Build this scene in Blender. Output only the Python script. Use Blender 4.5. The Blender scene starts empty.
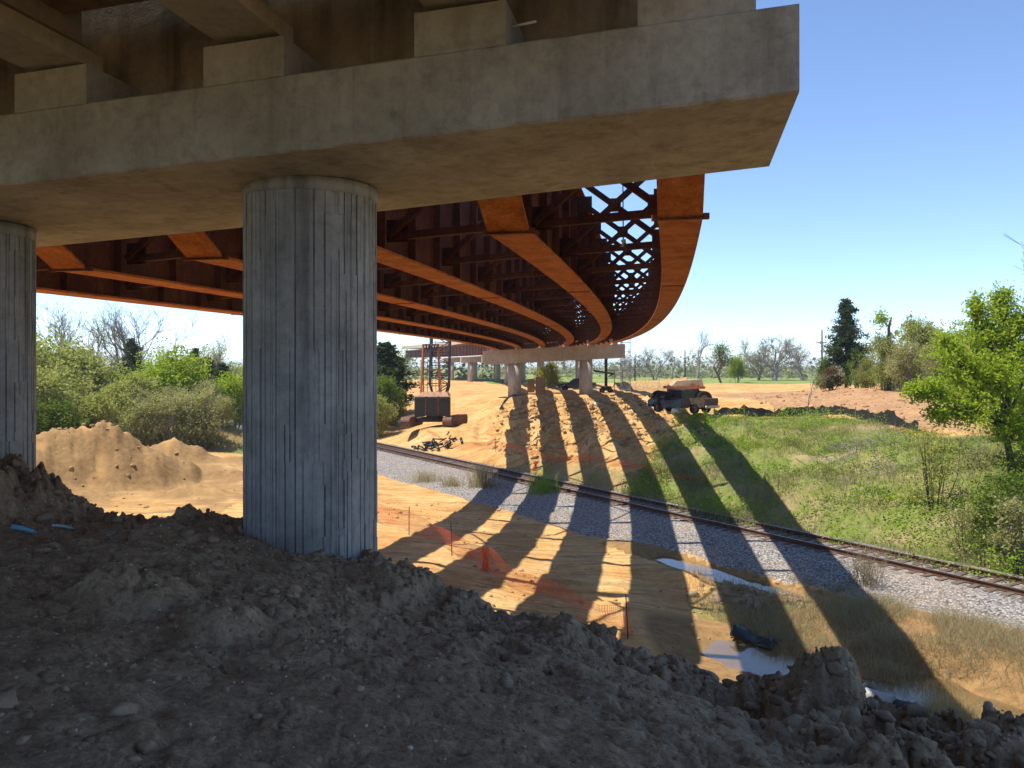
import bpy, math, random
import numpy as np
from mathutils import Vector, Matrix

random.seed(7)
RNG = np.random.default_rng(11)
scene = bpy.context.scene
COL = scene.collection
rad = math.radians

# ------------------------------------------------------------------ helpers
def tag(o, label=None, cat=None, group=None, kind=None):
    if label: o['label'] = label
    if cat: o['category'] = cat
    if group: o['group'] = group
    if kind: o['kind'] = kind
    return o

def empty(name, loc=(0, 0, 0), rz=0.0):
    o = bpy.data.objects.new(name, None)
    o.empty_display_size = 0.3
    COL.objects.link(o)
    o.location = loc
    o.rotation_euler = (0, 0, rz)
    return o

def link_mesh(name, me, mat, parent=None):
    if mat is not None and not me.materials:
        me.materials.append(mat)
    o = bpy.data.objects.new(name, me)
    COL.objects.link(o)
    if parent is not None:
        o.parent = parent
    return o

def fast_mesh(name, V, Fq, smooth=False):
    """numpy mesh: V (n,3), Fq (m,k) all faces with k corners"""
    V = np.ascontiguousarray(V, dtype=np.float32)
    Fq = np.ascontiguousarray(Fq, dtype=np.int32)
    me = bpy.data.meshes.new(name)
    m, k = Fq.shape
    me.vertices.add(len(V))
    me.vertices.foreach_set('co', V.ravel())
    me.loops.add(m * k)
    me.loops.foreach_set('vertex_index', Fq.ravel())
    me.polygons.add(m)
    me.polygons.foreach_set('loop_start', np.arange(0, m * k, k, dtype=np.int32))
    if smooth:
        me.polygons.foreach_set('use_smooth', np.ones(m, dtype=bool))
    me.update(calc_edges=True)
    return me

class MB:
    """collects shapes and builds them as ONE mesh object"""
    def __init__(self):
        self.v = []; self.f = []; self.s = []
    def add(self, vs, fs, smooth=False):
        n = len(self.v)
        self.v.extend([tuple(p) for p in vs])
        for f in fs:
            self.f.append(tuple(i + n for i in f)); self.s.append(smooth)
        return self
    def box(self, c, size, M=None, bevel=0.0):
        hx, hy, hz = size[0] / 2, size[1] / 2, size[2] / 2
        if bevel <= 0:
            vs = [Vector((x * hx, y * hy, z * hz)) for z in (-1, 1) for y in (-1, 1) for x in (-1, 1)]
            fs = [(0, 2, 3, 1), (4, 5, 7, 6), (0, 1, 5, 4), (2, 6, 7, 3), (0, 4, 6, 2), (1, 3, 7, 5)]
        else:
            b = min(bevel, hx * .9, hy * .9, hz * .9)
            vs = []; idx = {}
            for z in (-1, 1):
                for y in (-1, 1):
                    for x in (-1, 1):
                        for ax in range(3):
                            p = [x * (hx - b), y * (hy - b), z * (hz - b)]
                            h = (hx, hy, hz); sg = (x, y, z)
                            p[ax] = sg[ax] * h[ax]
                            idx[(x, y, z, ax)] = len(vs); vs.append(Vector(p))
            fs = []
            for ax in range(3):
                a, bb = [(1, 2), (2, 0), (0, 1)][ax]
                for s in (-1, 1):
                    q = []
                    for (i, j) in ((-1, -1), (1, -1), (1, 1), (-1, 1)):
                        k = [0, 0, 0]; k[ax] = s; k[a] = i; k[bb] = j
                        q.append(idx[(k[0], k[1], k[2], ax)])
                    fs.append(tuple(q if s > 0 else q[::-1]))
            for ax in range(3):  # edges along ax
                a, bb = [(1, 2), (2, 0), (0, 1)][ax]
                for i in (-1, 1):
                    for j in (-1, 1):
                        q = []
                        for (s, w) in ((-1, a), (1, a), (1, bb), (-1, bb)):
                            k = [0, 0, 0]; k[ax] = s; k[a] = i; k[bb] = j
                            q.append(idx[(k[0], k[1], k[2], w)])
                        fs.append(tuple(q))
            for x in (-1, 1):
                for y in (-1, 1):
                    for z in (-1, 1):
                        fs.append(tuple(idx[(x, y, z, ax)] for ax in range(3)))
        c = Vector(c)
        vs = [(M @ p + c) if M is not None else p + c for p in vs]
        return self.add(vs, fs)
    def bar(self, a, b, w, h=None, up=Vector((0, 0, 1))):
        a = Vector(a); b = Vector(b); h = h or w
        d = (b - a); L = d.length
        if L < 1e-6: return self
        d = d / L
        s = d.cross(up)
        if s.length < 1e-4: s = d.cross(Vector((1, 0, 0)))
        s.normalize(); u = s.cross(d)
        vs = []
        for p in (a, b):
            for (i, j) in ((-1, -1), (1, -1), (1, 1), (-1, 1)):
                vs.append(p + s * (i * w / 2) + u * (j * h / 2))
        return self.add(vs, [(3, 2, 1, 0), (4, 5, 6, 7), (0, 1, 5, 4), (1, 2, 6, 5), (2, 3, 7, 6), (3, 0, 4, 7)])
    def tube(self, pts, rs, n=8, cap=True, smooth=True):
        pts = [Vector(p) for p in pts]
        if not hasattr(rs, '__len__'): rs = [rs] * len(pts)
        vs = []; fs = []
        prev = None
        for i, p in enumerate(pts):
            d = (pts[min(i + 1, len(pts) - 1)] - pts[max(i - 1, 0)])
            if d.length < 1e-9: d = Vector((0, 0, 1))
            d.normalize()
            if prev is None:
                s = d.orthogonal().normalized()
            else:
                s = prev - d * prev.dot(d)
                s = s.normalized() if s.length > 1e-6 else d.orthogonal().normalized()
            prev = s
            t = d.cross(s)
            for k in range(n):
                a = 2 * math.pi * k / n
                vs.append(p + (s * math.cos(a) + t * math.sin(a)) * rs[i])
        for i in range(len(pts) - 1):
            for k in range(n):
                a = i * n + k; b = i * n + (k + 1) % n
                fs.append((a, b, b + n, a + n))
        self.add(vs, fs, smooth)
        if cap:
            m = len(vs)
            base = len(self.v) - m
            self.f.append(tuple(base + k for k in range(n))[::-1]); self.s.append(False)
            self.f.append(tuple(base + m - n + k for k in range(n))); self.s.append(False)
        return self
    def prism(self, poly, y0, y1, M=None):
        """poly: list of (x,z); extruded along local y"""
        n = len(poly)
        vs = [Vector((x, y0, z)) for x, z in poly] + [Vector((x, y1, z)) for x, z in poly]
        if M is not None: vs = [M @ p for p in vs]
        fs = [tuple(range(n)), tuple(range(2 * n - 1, n - 1, -1))]
        for i in range(n):
            j = (i + 1) % n
            fs.append((i, i + n, j + n, j))
        return self.add(vs, fs)
    def mesh(self, name):
        me = bpy.data.meshes.new(name)
        me.from_pydata(self.v, [], self.f)
        me.polygons.foreach_set('use_smooth', self.s)
        me.update()
        return me
    def build(self, name, mat, parent=None):
        return link_mesh(name, self.mesh(name), mat, parent)

def children_of(o):
    return [c for c in bpy.data.objects if c.parent == o]

def copy_tree(o, parent=None):
    c = o.copy(); COL.objects.link(c)
    if parent is not None: c.parent = parent
    for ch in list(o.children): copy_tree(ch, c)
    return c

# ------------------------------------------------------------------ noise
def _hash(ix, iy, seed):
    h = (ix.astype(np.int64) * 374761393 + iy.astype(np.int64) * 668265263 + seed * 974711) & 0xffffffff
    h = ((h ^ (h >> 13)) * 1274126177) & 0xffffffff
    h = h ^ (h >> 16)
    return h.astype(np.float64) / 4294967295.0

def vnoise(x, y, seed=0):
    xi = np.floor(x); yi = np.floor(y)
    fx = x - xi; fy = y - yi
    ux = fx * fx * fx * (fx * (fx * 6 - 15) + 10); uy = fy * fy * fy * (fy * (fy * 6 - 15) + 10)
    xi = xi.astype(np.int64); yi = yi.astype(np.int64)
    a = _hash(xi, yi, seed); b = _hash(xi + 1, yi, seed)
    c = _hash(xi, yi + 1, seed); d = _hash(xi + 1, yi + 1, seed)
    return (a * (1 - ux) + b * ux) * (1 - uy) + (c * (1 - ux) + d * ux) * uy - 0.5

def fbm(x, y, scale, octv=4, seed=0, gain=0.5):
    s = np.zeros_like(x, dtype=np.float64); amp = 1.0; f = 1.0 / scale
    for i in range(octv):
        c, sn = math.cos(.6 * i), math.sin(.6 * i)
        s += amp * vnoise((x * c - y * sn) * f + 17.3 * i, (x * sn + y * c) * f - 9.1 * i, seed + i * 31)
        amp *= gain; f *= 2.03
    return s

def clods(x, y, cell, seed=0):
    """rounded lumps: max of random half-spheres on a jittered grid, 0..1"""
    gx = x / cell; gy = y / cell
    ix = np.floor(gx).astype(np.int64); iy = np.floor(gy).astype(np.int64)
    out = np.zeros_like(gx)
    for dx in (-1, 0, 1):
        for dy in (-1, 0, 1):
            jx = ix + dx; jy = iy + dy
            px = jx + .5 + .8 * (_hash(jx, jy, seed) - .5)
            py = jy + .5 + .8 * (_hash(jx, jy, seed + 5) - .5)
            r = .25 + .45 * _hash(jx, jy, seed + 9)
            q = 1 - ((gx - px) ** 2 + (gy - py) ** 2) / (r * r)
            out = np.maximum(out, np.sqrt(np.clip(q, 0, 1)) * r)
    return out

def blocks(x, y, cell, seed=0, tilt=.9):
    """broken angular lumps: a tilted plane per jittered cell with a crack round each"""
    gx = x / cell; gy = y / cell
    ix = np.floor(gx).astype(np.int64); iy = np.floor(gy).astype(np.int64)
    d1 = np.full(gx.shape, 9.0); d2 = np.full(gx.shape, 9.0); h = np.zeros_like(gx)
    for dx in (-1, 0, 1):
        for dy in (-1, 0, 1):
            jx = ix + dx; jy = iy + dy
            px = gx - (jx + .5 + .85 * (_hash(jx, jy, seed) - .5)); py = gy - (jy + .5 + .85 * (_hash(jx, jy, seed + 5) - .5))
            d = np.hypot(px, py)
            hh = _hash(jx, jy, seed + 9) + tilt * ((_hash(jx, jy, seed + 13) - .5) * px + (_hash(jx, jy, seed + 17) - .5) * py)
            near = d < d1
            d2 = np.where(near, d1, np.minimum(d2, d)); h = np.where(near, hh, h); d1 = np.where(near, d, d1)
    crack = np.clip((d2 - d1) / .22, 0, 1)
    return cell * (.55 * h - .35 * (1 - crack) - .35 * d1 * d1)

def sstep(a, b, x):
    t = np.clip((x - a) / (b - a), 0, 1)
    return t * t * (3 - 2 * t)

# a point of the photograph at a known height (survey of the place; the eye is at the origin)
F = 800.0
def at(px, py, z):
    Y = F * z / (366.0 - py)
    return ((px - 512.0) / F * Y, Y, z)
# ------------------------------------------------------------------ materials
class NT:
    def __init__(self, name):
        self.m = bpy.data.materials.new(name); self.m.use_nodes = True
        self.t = self.m.node_tree; self.t.nodes.clear()
        self.out = self.n('ShaderNodeOutputMaterial')
    def n(self, typ, **kw):
        nd = self.t.nodes.new(typ)
        for k, v in kw.items(): setattr(nd, k, v)
        return nd
    def l(self, a, b): self.t.links.new(a, b)
    def setin(self, nd, key, v):
        if isinstance(v, bpy.types.NodeSocket): self.l(v, nd.inputs[key])
        else: nd.inputs[key].default_value = v
    def coord(self, which='Object', scale=(1, 1, 1)):
        c = self.n('ShaderNodeTexCoord'); mp = self.n('ShaderNodeMapping')
        mp.inputs['Scale'].default_value = scale
        self.l(c.outputs[which], mp.inputs['Vector'])
        return mp.outputs['Vector']
    def pos(self, scale=(1, 1, 1)):
        c = self.n('ShaderNodeNewGeometry'); mp = self.n('ShaderNodeMapping')
        mp.inputs['Scale'].default_value = scale
        self.l(c.outputs['Position'], mp.inputs['Vector'])
        return mp.outputs['Vector']
    def noise(self, vec, scale, detail=4, rough=.55, dist=0.0):
        nd = self.n('ShaderNodeTexNoise')
        self.l(vec, nd.inputs['Vector'])
        nd.inputs['Scale'].default_value = scale; nd.inputs['Detail'].default_value = detail
        nd.inputs['Roughness'].default_value = rough; nd.inputs['Distortion'].default_value = dist
        return nd.outputs['Fac']
    def voro(self, vec, scale, out='Color', feature='F1'):
        nd = self.n('ShaderNodeTexVoronoi', feature=feature)
        self.l(vec, nd.inputs['Vector']); nd.inputs['Scale'].default_value = scale
        return nd.outputs[out]
    def ramp(self, fac, stops):
        r = self.n('ShaderNodeValToRGB'); e = r.color_ramp.elements
        while len(e) < len(stops): e.new(0.5)
        for i, (p, c) in enumerate(stops):
            e[i].position = p
            c = (c, c, c) if not hasattr(c, '__len__') else c
            e[i].color = (c[0], c[1], c[2], 1)
        self.l(fac, r.inputs['Fac'])
        return r.outputs['Color']
    def mix(self, fac, a, b, blend='MIX'):
        m = self.n('ShaderNodeMix', data_type='RGBA', blend_type=blend)
        def s(i, v):
            if isinstance(v, bpy.types.NodeSocket): self.l(v, m.inputs[i])
            elif hasattr(v, '__len__'): m.inputs[i].default_value = (v[0], v[1], v[2], 1)
            else: m.inputs[i].default_value = v
        s(0, fac); s(6, a); s(7, b)
        return m.outputs[2]
    def math(self, op, a, b=0.0, c=None):
        m = self.n('ShaderNodeMath', operation=op)
        self.setin(m, 0, a); self.setin(m, 1, b)
        if c is not None: self.setin(m, 2, c)
        return m.outputs[0]
    def bump(self, h, strength=.3, dist=.02):
        b = self.n('ShaderNodeBump'); self.l(h, b.inputs['Height'])
        b.inputs['Strength'].default_value = strength; b.inputs['Distance'].default_value = dist
        return b.outputs['Normal']
    def attr(self, name):
        return self.n('ShaderNodeAttribute', attribute_name=name).outputs['Fac']
    def bsdf(self, color, rough=.9, metal=0.0, normal=None, spec=.3):
        b = self.n('ShaderNodeBsdfPrincipled')
        if isinstance(color, bpy.types.NodeSocket): self.l(color, b.inputs['Base Color'])
        else: b.inputs['Base Color'].default_value = (*color, 1)
        self.setin(b, 'Roughness', rough); self.setin(b, 'Metallic', metal)
        b.inputs['Specular IOR Level'].default_value = spec
        if normal is not None: self.l(normal, b.inputs['Normal'])
        self.l(b.outputs[0], self.out.inputs['Surface'])
        return b

def mat_plain(name, c, rough=.6, metal=0.0, var=.25, scale=3.0, spec=.4, bump=0.0):
    t = NT(name); v = t.pos()
    f = t.noise(v, scale, 5)
    dk = tuple(x * (1 - var) for x in c); lt = tuple(min(1, x * (1 + var)) for x in c)
    nrm = t.bump(t.noise(v, scale * 8, 4), bump, .02) if bump else None
    t.bsdf(t.ramp(f, [(.3, dk), (.7, lt)]), rough, metal, nrm, spec)
    return t.m

def mat_concrete(name, dark, light, stain=(.10, .075, .05), stain_amt=.35, streak=True, board=False, warm=None, blot=.28):
    t = NT(name); v = t.pos()
    base = t.ramp(t.noise(v, .9, 8, .62), [(.30, dark), (.70, light)])
    if streak:
        vs = t.pos((2.2, 2.2, .18))
        st = t.ramp(t.noise(vs, 1.4, 6, .65), [(.50, 0.0), (.78, 1.0)])
        base = t.mix(t.math('MULTIPLY', st, stain_amt), base, stain)
    bl = t.ramp(t.noise(v, 2.6, 6, .7, .4), [(.52, 0.0), (.80, 1.0)])
    base = t.mix(t.math('MULTIPLY', bl, blot), base, tuple(x * .45 for x in dark))
    pale = t.ramp(t.noise(v, .55, 5, .7, .8), [(.55, 0.0), (.75, 1.0)])
    base = t.mix(t.math('MULTIPLY', pale, .35), base, tuple(min(1, x * 1.25) for x in light))
    if board:
        vb = t.n('ShaderNodeMapping'); vb.inputs['Rotation'].default_value = (0, 0, rad(12.4))
        g = t.n('ShaderNodeNewGeometry'); t.l(g.outputs['Position'], vb.inputs['Vector'])
        vb.inputs['Scale'].default_value = (.5, 4.0, 1)
        bd = t.ramp(t.noise(vb.outputs['Vector'], 1.6, 5, .6, .3), [(.36, .80), (.64, 1.07)])
        base = t.mix(1.0, base, bd, 'MULTIPLY')
    gr = t.ramp(t.noise(v, 7.5, 9, .78), [(.30, .74), (.50, 1.0), (.72, 1.16)])
    base = t.mix(1.0, base, gr, 'MULTIPLY')
    fine = t.noise(v, 40, 4, .7)
    pit = t.ramp(t.voro(v, 26, 'Distance'), [(.04, 0.0), (.10, 1.0)])
    h = t.math('ADD', t.math('MULTIPLY', fine, .5), t.math('MULTIPLY', pit, .5))
    h = t.math('ADD', h, t.math('MULTIPLY', t.noise(v, 3.0, 5), 1.2))
    t.bsdf(base, .88, 0, t.bump(h, .7, .014), .25)
    return t.m

def mat_steel(name, a, b, c):
    t = NT(name); v = t.pos()
    base = t.ramp(t.noise(v, 1.3, 8, .68, .3), [(.28, a), (.5, b), (.74, c)])
    run = t.ramp(t.noise(t.pos((3.5, 3.5, .35)), 1.2, 6, .7), [(.48, 0.0), (.70, 1.0)])
    base = t.mix(t.math('MULTIPLY', run, .55), base, tuple(x * .5 for x in a))
    sp = t.ramp(t.noise(v, 14, 4, .7), [(.35, .75), (.65, 1.15)])
    base = t.mix(1.0, base, sp, 'MULTIPLY')
    t.bsdf(base, .85, 0.0, t.bump(t.noise(v, 30, 4, .7), .25, .006), .15)
    return t.m

def mat_leaf(name, cols, trans=.35, rough=.75):
    t = NT(name)
    g = t.n('ShaderNodeNewGeometry')
    stops = [(i / max(1, len(cols) - 1), c) for i, c in enumerate(cols)]
    col = t.ramp(g.outputs['Random Per Island'], stops)
    oi = t.n('ShaderNodeObjectInfo')
    vv = t.math('MULTIPLY_ADD', oi.outputs['Random'], .4, .8)
    col = t.mix(1.0, col, t.ramp(vv, [(0, 0.0), (1, 1.0)]), 'MULTIPLY')
    d = t.n('ShaderNodeBsdfDiffuse'); t.l(col, d.inputs['Color'])
    tr = t.n('ShaderNodeBsdfTranslucent')
    t.l(t.mix(.35, col, (.30, .34, .03)), tr.inputs['Color'])
    mx = t.n('ShaderNodeMixShader'); mx.inputs[0].default_value = trans
    t.l(d.outputs[0], mx.inputs[1]); t.l(tr.outputs[0], mx.inputs[2])
    t.l(mx.outputs[0], t.out.inputs['Surface'])
    return t.m

def mat_ground():
    t = NT('terrain'); v = t.pos()
    n1 = t.noise(v, .35, 8, .62, .3); n2 = t.noise(v, 3.0, 8, .68); n3 = t.noise(v, 22, 5, .7)
    # sandy fill with wheel streaks
    sand = t.ramp(n1, [(.28, (.40, .205, .068)), (.5, (.55, .32, .120)), (.72, (.64, .43, .195))])
    tr = t.n('ShaderNodeMapping'); tr.inputs['Rotation'].default_value = (0, 0, rad(6)); tr.inputs['Scale'].default_value = (.14, 1.8, .3)
    t.l(v, tr.inputs['Vector'])
    sand = t.mix(1.0, sand, t.ramp(t.noise(tr.outputs['Vector'], 1.5, 6, .65, .5), [(.34, .58), (.54, 1.05)]), 'MULTIPLY')
    sand = t.mix(1.0, sand, t.ramp(n2, [(.3, .78), (.65, 1.12)]), 'MULTIPLY')
    # grey brown clay of the heap
    soil = t.ramp(n2, [(.26, (.19, .128, .074)), (.52, (.345, .25, .155)), (.78, (.50, .375, .24))])
    soil = t.mix(t.ramp(n1, [(.46, 0.0), (.70, .75)]), soil, (.30, .205, .12))
    soil = t.mix(1.0, soil, t.ramp(n3, [(.3, .65), (.7, 1.3)]), 'MULTIPLY')
    fl = t.ramp(t.voro(v, 38, 'Distance'), [(.06, 1.0), (.14, 0.0)])
    soil = t.mix(t.math('MULTIPLY', fl, .65), soil, (.46, .41, .35))
    # ballast stone
    vc = t.voro(v, 13, 'Color'); bw = t.n('ShaderNodeRGBToBW'); t.l(vc, bw.inputs[0])
    grav = t.ramp(bw.outputs[0], [(.12, (.165, .142, .125)), (.45, (.33, .30, .275)), (.85, (.54, .50, .465))])
    grav = t.mix(1.0, grav, t.ramp(t.voro(v, 13, 'Distance'), [(.35, 1.0), (.75, .35)]), 'MULTIPLY')
    grav = t.mix(t.ramp(n1, [(.46, 0.0), (.75, .6)]), grav, (.36, .27, .185))
    # grass soil
    gra = t.ramp(n2, [(.25, (.07, .10, .022)), (.48, (.15, .18, .042)), (.72, (.29, .255, .11))])
    gra = t.mix(t.ramp(t.noise(v, .22, 6, .7, .5), [(.48, 0.0), (.66, .85)]), gra, (.36, .25, .14))
    clay = t.ramp(n2, [(.28, (.26, .135, .062)), (.52, (.38, .222, .112)), (.75, (.50, .33, .185))])
    clay = t.mix(1.0, clay, t.ramp(n1, [(.35, .8), (.65, 1.12)]), 'MULTIPLY')
    fld = t.ramp(t.noise(v, .05, 6, .6), [(.3, (.14, .19, .045)), (.55, (.22, .26, .07)), (.75, (.30, .28, .12))])
    mud = t.ramp(n2, [(.3, (.20, .115, .045)), (.7, (.36, .22, .095))])
    def wob(name, k=.5):
        a = t.attr(name)
        w = t.math('ADD', a, t.math('MULTIPLY', t.math('SUBTRACT', n2, .5), k))
        return t.ramp(w, [(.38, 0.0), (.62, 1.0)])
    col = sand
    col = t.mix(wob('w_clay'), col, clay)
    col = t.mix(wob('w_field'), col, fld)
    col = t.mix(wob('w_grass', 1.1), col, gra)
    col = t.mix(wob('w_mud'), col, mud)
    col = t.mix(wob('w_soil', .7), col, soil)
    col = t.mix(wob('w_gravel', .5), col, grav)
    h = t.math('ADD', t.math('MULTIPLY', n3, .5), n2)
    h = t.math('ADD', h, t.math('MULTIPLY', t.math('SUBTRACT', 1.0, t.voro(v, 13, 'Distance')), t.math('MULTIPLY', t.attr('w_gravel'), 1.3)))
    t.bsdf(col, .95, 0, t.bump(h, .8, .06), .12)
    return t.m

def mat_net(name, c):
    """plastic safety netting: real openings between the strands"""
    t = NT(name)
    uv = t.n('ShaderNodeTexCoord').outputs['UV']
    sx = t.n('ShaderNodeSeparateXYZ'); t.l(uv, sx.inputs[0])
    def strand(o, per, w):
        return t.math('LESS_THAN', t.math('FRACT', t.math('DIVIDE', o, per)), w)
    s = t.math('MAXIMUM', strand(sx.outputs[0], .09, .15), strand(sx.outputs[1], .07, .19))
    b = t.n('ShaderNodeBsdfPrincipled')
    t.l(t.ramp(t.noise(t.pos(), 1.2, 4), [(.3, tuple(x * .75 for x in c)), (.7, c)]), b.inputs['Base Color'])
    b.inputs['Roughness'].default_value = .55
    tr = t.n('ShaderNodeBsdfTransparent')
    mx = t.n('ShaderNodeMixShader'); t.l(s, mx.inputs[0])
    t.l(tr.outputs[0], mx.inputs[1]); t.l(b.outputs[0], mx.inputs[2])
    t.l(mx.outputs[0], t.out.inputs['Surface'])
    return t.m

def mat_water():
    t = NT('muddy_water'); v = t.pos()
    col = t.ramp(t.noise(v, .5, 4), [(.3, (.13, .085, .035)), (.7, (.24, .15, .06))])
    t.bsdf(col, .06, 0, t.bump(t.noise(v, 6, 3), .06, .02), 1.0)
    return t.m

M = {}
M['terrain'] = mat_ground()
M['cap'] = mat_concrete('old_cap_concrete', (.28, .245, .195), (.46, .415, .345), (.12, .09, .06), .6, True, False, blot=.5)
M['soffit'] = mat_concrete('bounce_lit_board_soffit', (.56, .46, .32), (.68, .57, .42), (.34, .26, .17), .25, False, True)  # paler, warmer than the cap: bounced ground light put into the colour
M['soffit_new'] = mat_concrete('bounce_lit_fresh_soffit', (.62, .48, .32), (.74, .60, .42), (.35, .27, .17), .2, False, True)  # fresh cast end, its tone also lifted to carry bounced light
M['ped'] = mat_concrete('pedestal_concrete', (.30, .265, .21), (.46, .415, .345), (.12, .09, .06), .5, True, blot=.45)
M['column'] = mat_concrete('column_concrete', (.24, .233, .222), (.42, .408, .385), (.04, .038, .036), .85, True, blot=.5)
M['beam'] = mat_concrete('beam_concrete', (.34, .295, .225), (.46, .41, .32), (.11, .08, .05), .3)
M['stem'] = mat_concrete('stained_stem_concrete', (.33, .275, .21), (.46, .40, .31), (.08, .055, .035), .75)
M['diaph'] = mat_concrete('diaphragm_concrete', (.32, .22, .13), (.44, .32, .20), (.09, .055, .03), .5)
M['deck'] = mat_concrete('deck_concrete', (.16, .145, .12), (.26, .235, .2))
M['newconc'] = mat_concrete('new_concrete', (.42, .345, .26), (.58, .50, .395), (.22, .16, .10), .3, blot=.12)
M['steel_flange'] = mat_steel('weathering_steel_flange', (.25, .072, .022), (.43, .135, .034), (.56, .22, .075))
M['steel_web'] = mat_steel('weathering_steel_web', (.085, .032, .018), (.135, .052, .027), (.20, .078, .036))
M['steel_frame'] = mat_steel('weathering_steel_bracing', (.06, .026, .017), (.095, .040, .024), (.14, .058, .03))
M['rail'] = mat_steel('rusty_rail', (.075, .035, .022), (.115, .055, .033), (.17, .085, .05))
M['rail_top'] = mat_plain('worn_rail_head', (.36, .33, .31), .35, .7, .2)
M['sleeper'] = mat_plain('weathered_sleeper_wood', (.13, .095, .075), .9, 0, .4, 6, .2, .5)
M['bark'] = mat_plain('grey_brown_bark', (.16, .125, .095), .95, 0, .4, 5, .15, .6)
M['bark_bare'] = mat_plain('bare_twig_bark', (.25, .222, .2), .95, 0, .3, 5, .15, .3)
M['bark_dark'] = mat_plain('dark_bark', (.07, .055, .043), .95, 0, .4, 5, .15, .6)
M['bark_pale'] = mat_plain('pale_grey_bark', (.27, .245, .22), .95, 0, .3, 5, .15, .4)
M['leaf_olive'] = mat_leaf('olive_leaves', [(.19, .22, .045), (.37, .38, .10), (.51, .50, .19), (.29, .36, .06)], .5)
M['leaf_tan'] = mat_leaf('tan_green_leaves', [(.27, .26, .09), (.43, .40, .175), (.53, .49, .25), (.33, .38, .10)], .5)
M['leaf_bright'] = mat_leaf('fresh_green_leaves', [(.21, .32, .02), (.35, .47, .035), (.46, .57, .06), (.27, .39, .025)], .55)
M['leaf_mid'] = mat_leaf('mid_green_leaves', [(.065, .12, .02), (.13, .20, .03), (.19, .26, .05)], .35)
M['leaf_dark'] = mat_leaf('dark_evergreen_leaves', [(.025, .045, .02), (.048, .078, .035), (.075, .105, .048)], .15)
M['leaf_red'] = mat_leaf('red_brown_leaves', [(.14, .07, .035), (.22, .12, .06), (.14, .13, .045)], .3)
M['grass'] = mat_leaf('grass_blades', [(.10, .17, .022), (.19, .29, .035), (.28, .36, .06), (.36, .34, .13), (.40, .31, .18)], .4)
M['weed'] = mat_leaf('broad_weeds', [(.11, .21, .02), (.21, .34, .03), (.31, .43, .05)], .4)
M['straw'] = mat_leaf('dry_stalks', [(.30, .225, .135), (.43, .345, .225), (.54, .455, .32), (.36, .32, .16)], .5)
M['brush'] = mat_leaf('grey_brown_brush', [(.16, .12, .075), (.26, .205, .135), (.36, .30, .20), (.22, .21, .09)], .3)
M['far'] = mat_leaf('far_foliage', [(.13, .14, .075), (.19, .20, .11), (.25, .24, .15), (.22, .20, .15)], .25)
M['clod'] = mat_plain('clay_clod', (.30, .225, .15), .95, 0, .45, 4, .1, .8)
M['clod_brown'] = mat_plain('brown_clay_clod', (.32, .225, .14), .95, 0, .4, 4, .1, .8)
M['pebble'] = mat_plain('pale_pebbles', (.50, .44, .36), .9, 0, .4, 9, .2)
M['clod_tan'] = mat_plain('tan_clay_clod', (.42, .27, .125), .95, 0, .35, 4, .1, .8)
M['net'] = mat_net('orange_safety_net', (.85, .11, .035))
M['water'] = mat_water()
M['black_fabric'] = mat_plain('black_silt_fabric', (.018, .017, .016), .7, 0, .4, 4, .35, .5)
M['black_plastic'] = mat_plain('black_plastic', (.016, .016, .017), .38, 0, .3, 4, .5)
M['grey_plastic'] = mat_plain('grey_plastic', (.33, .33, .32), .45, 0, .15, 4, .4)
M['rubber'] = mat_plain('tyre_rubber', (.018, .017, .017), .85, 0, .4, 6, .3)
M['truck_paint'] = mat_plain('dark_blue_black_paint', (.016, .020, .032), .22, 0, .15, 2, .6)
M['truck_trim'] = mat_plain('dusty_dark_trim', (.10, .075, .05), .7, 0, .4, 5, .3)
M['glass'] = mat_plain('tinted_glass', (.02, .025, .035), .05, 0, .05, 2, .9)
M['chrome'] = mat_plain('dull_metal', (.55, .55, .55), .3, .9, .1)
M['lamp_red'] = mat_plain('red_tail_light', (.35, .02, .015), .25, 0, .1)
M['white'] = mat_plain('white_sacking', (.75, .73, .70), .8, 0, .1)
M['crane_body'] = mat_plain('dark_grey_counterweight_paint', (.045, .042, .036), .6, 0, .3, 3, .35)
M['crane_orange'] = mat_plain('faded_orange_paint', (.50, .17, .065), .55, 0, .25, 3, .35)
M['crane_pink'] = mat_plain('faded_red_roof_paint', (.52, .27, .16), .6, 0, .25, 3, .3)
M['track'] = mat_plain('dusty_track_steel', (.19, .10, .065), .8, .2, .4, 5, .3)
M['boom'] = mat_plain('dark_boom_steel', (.055, .055, .065), .55, .3, .3, 3, .35)
M['wood'] = mat_plain('weathered_wood', (.30, .20, .115), .9, 0, .35, 6, .2, .3)
M['lath'] = mat_plain('fresh_lath_wood', (.55, .35, .18), .85, 0, .25, 6, .2)
M['pole'] = mat_plain('dark_utility_pole_wood', (.055, .045, .038), .95, 0, .3, 4, .1)
M['tanbody'] = mat_plain('dusty_tan_paint', (.44, .31, .18), .7, 0, .2, 3, .3)
M['blue'] = mat_plain('pale_blue_plastic', (.18, .38, .52), .4, 0, .1)
M['palewhite'] = mat_plain('grey_white_plastic', (.42, .46, .48), .5, 0, .1)
M['post'] = mat_plain('rusty_post_steel', (.07, .045, .033), .8, .3, .3)
M['guard'] = mat_plain('galvanised_steel', (.42, .42, .41), .5, .5, .15)
# ------------------------------------------------------------------ terrain (eye height is z = 0)
TX, TY = -.529, .849           # along the railway
NX, NY = .849, .529            # across it, positive on the far side
D0 = 29.1                      # eye to track centre

def railpt(a, d, z=0.0):
    r = D0 + d
    return Vector((NX * r + TX * a, NY * r + TY * a, z))

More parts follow.
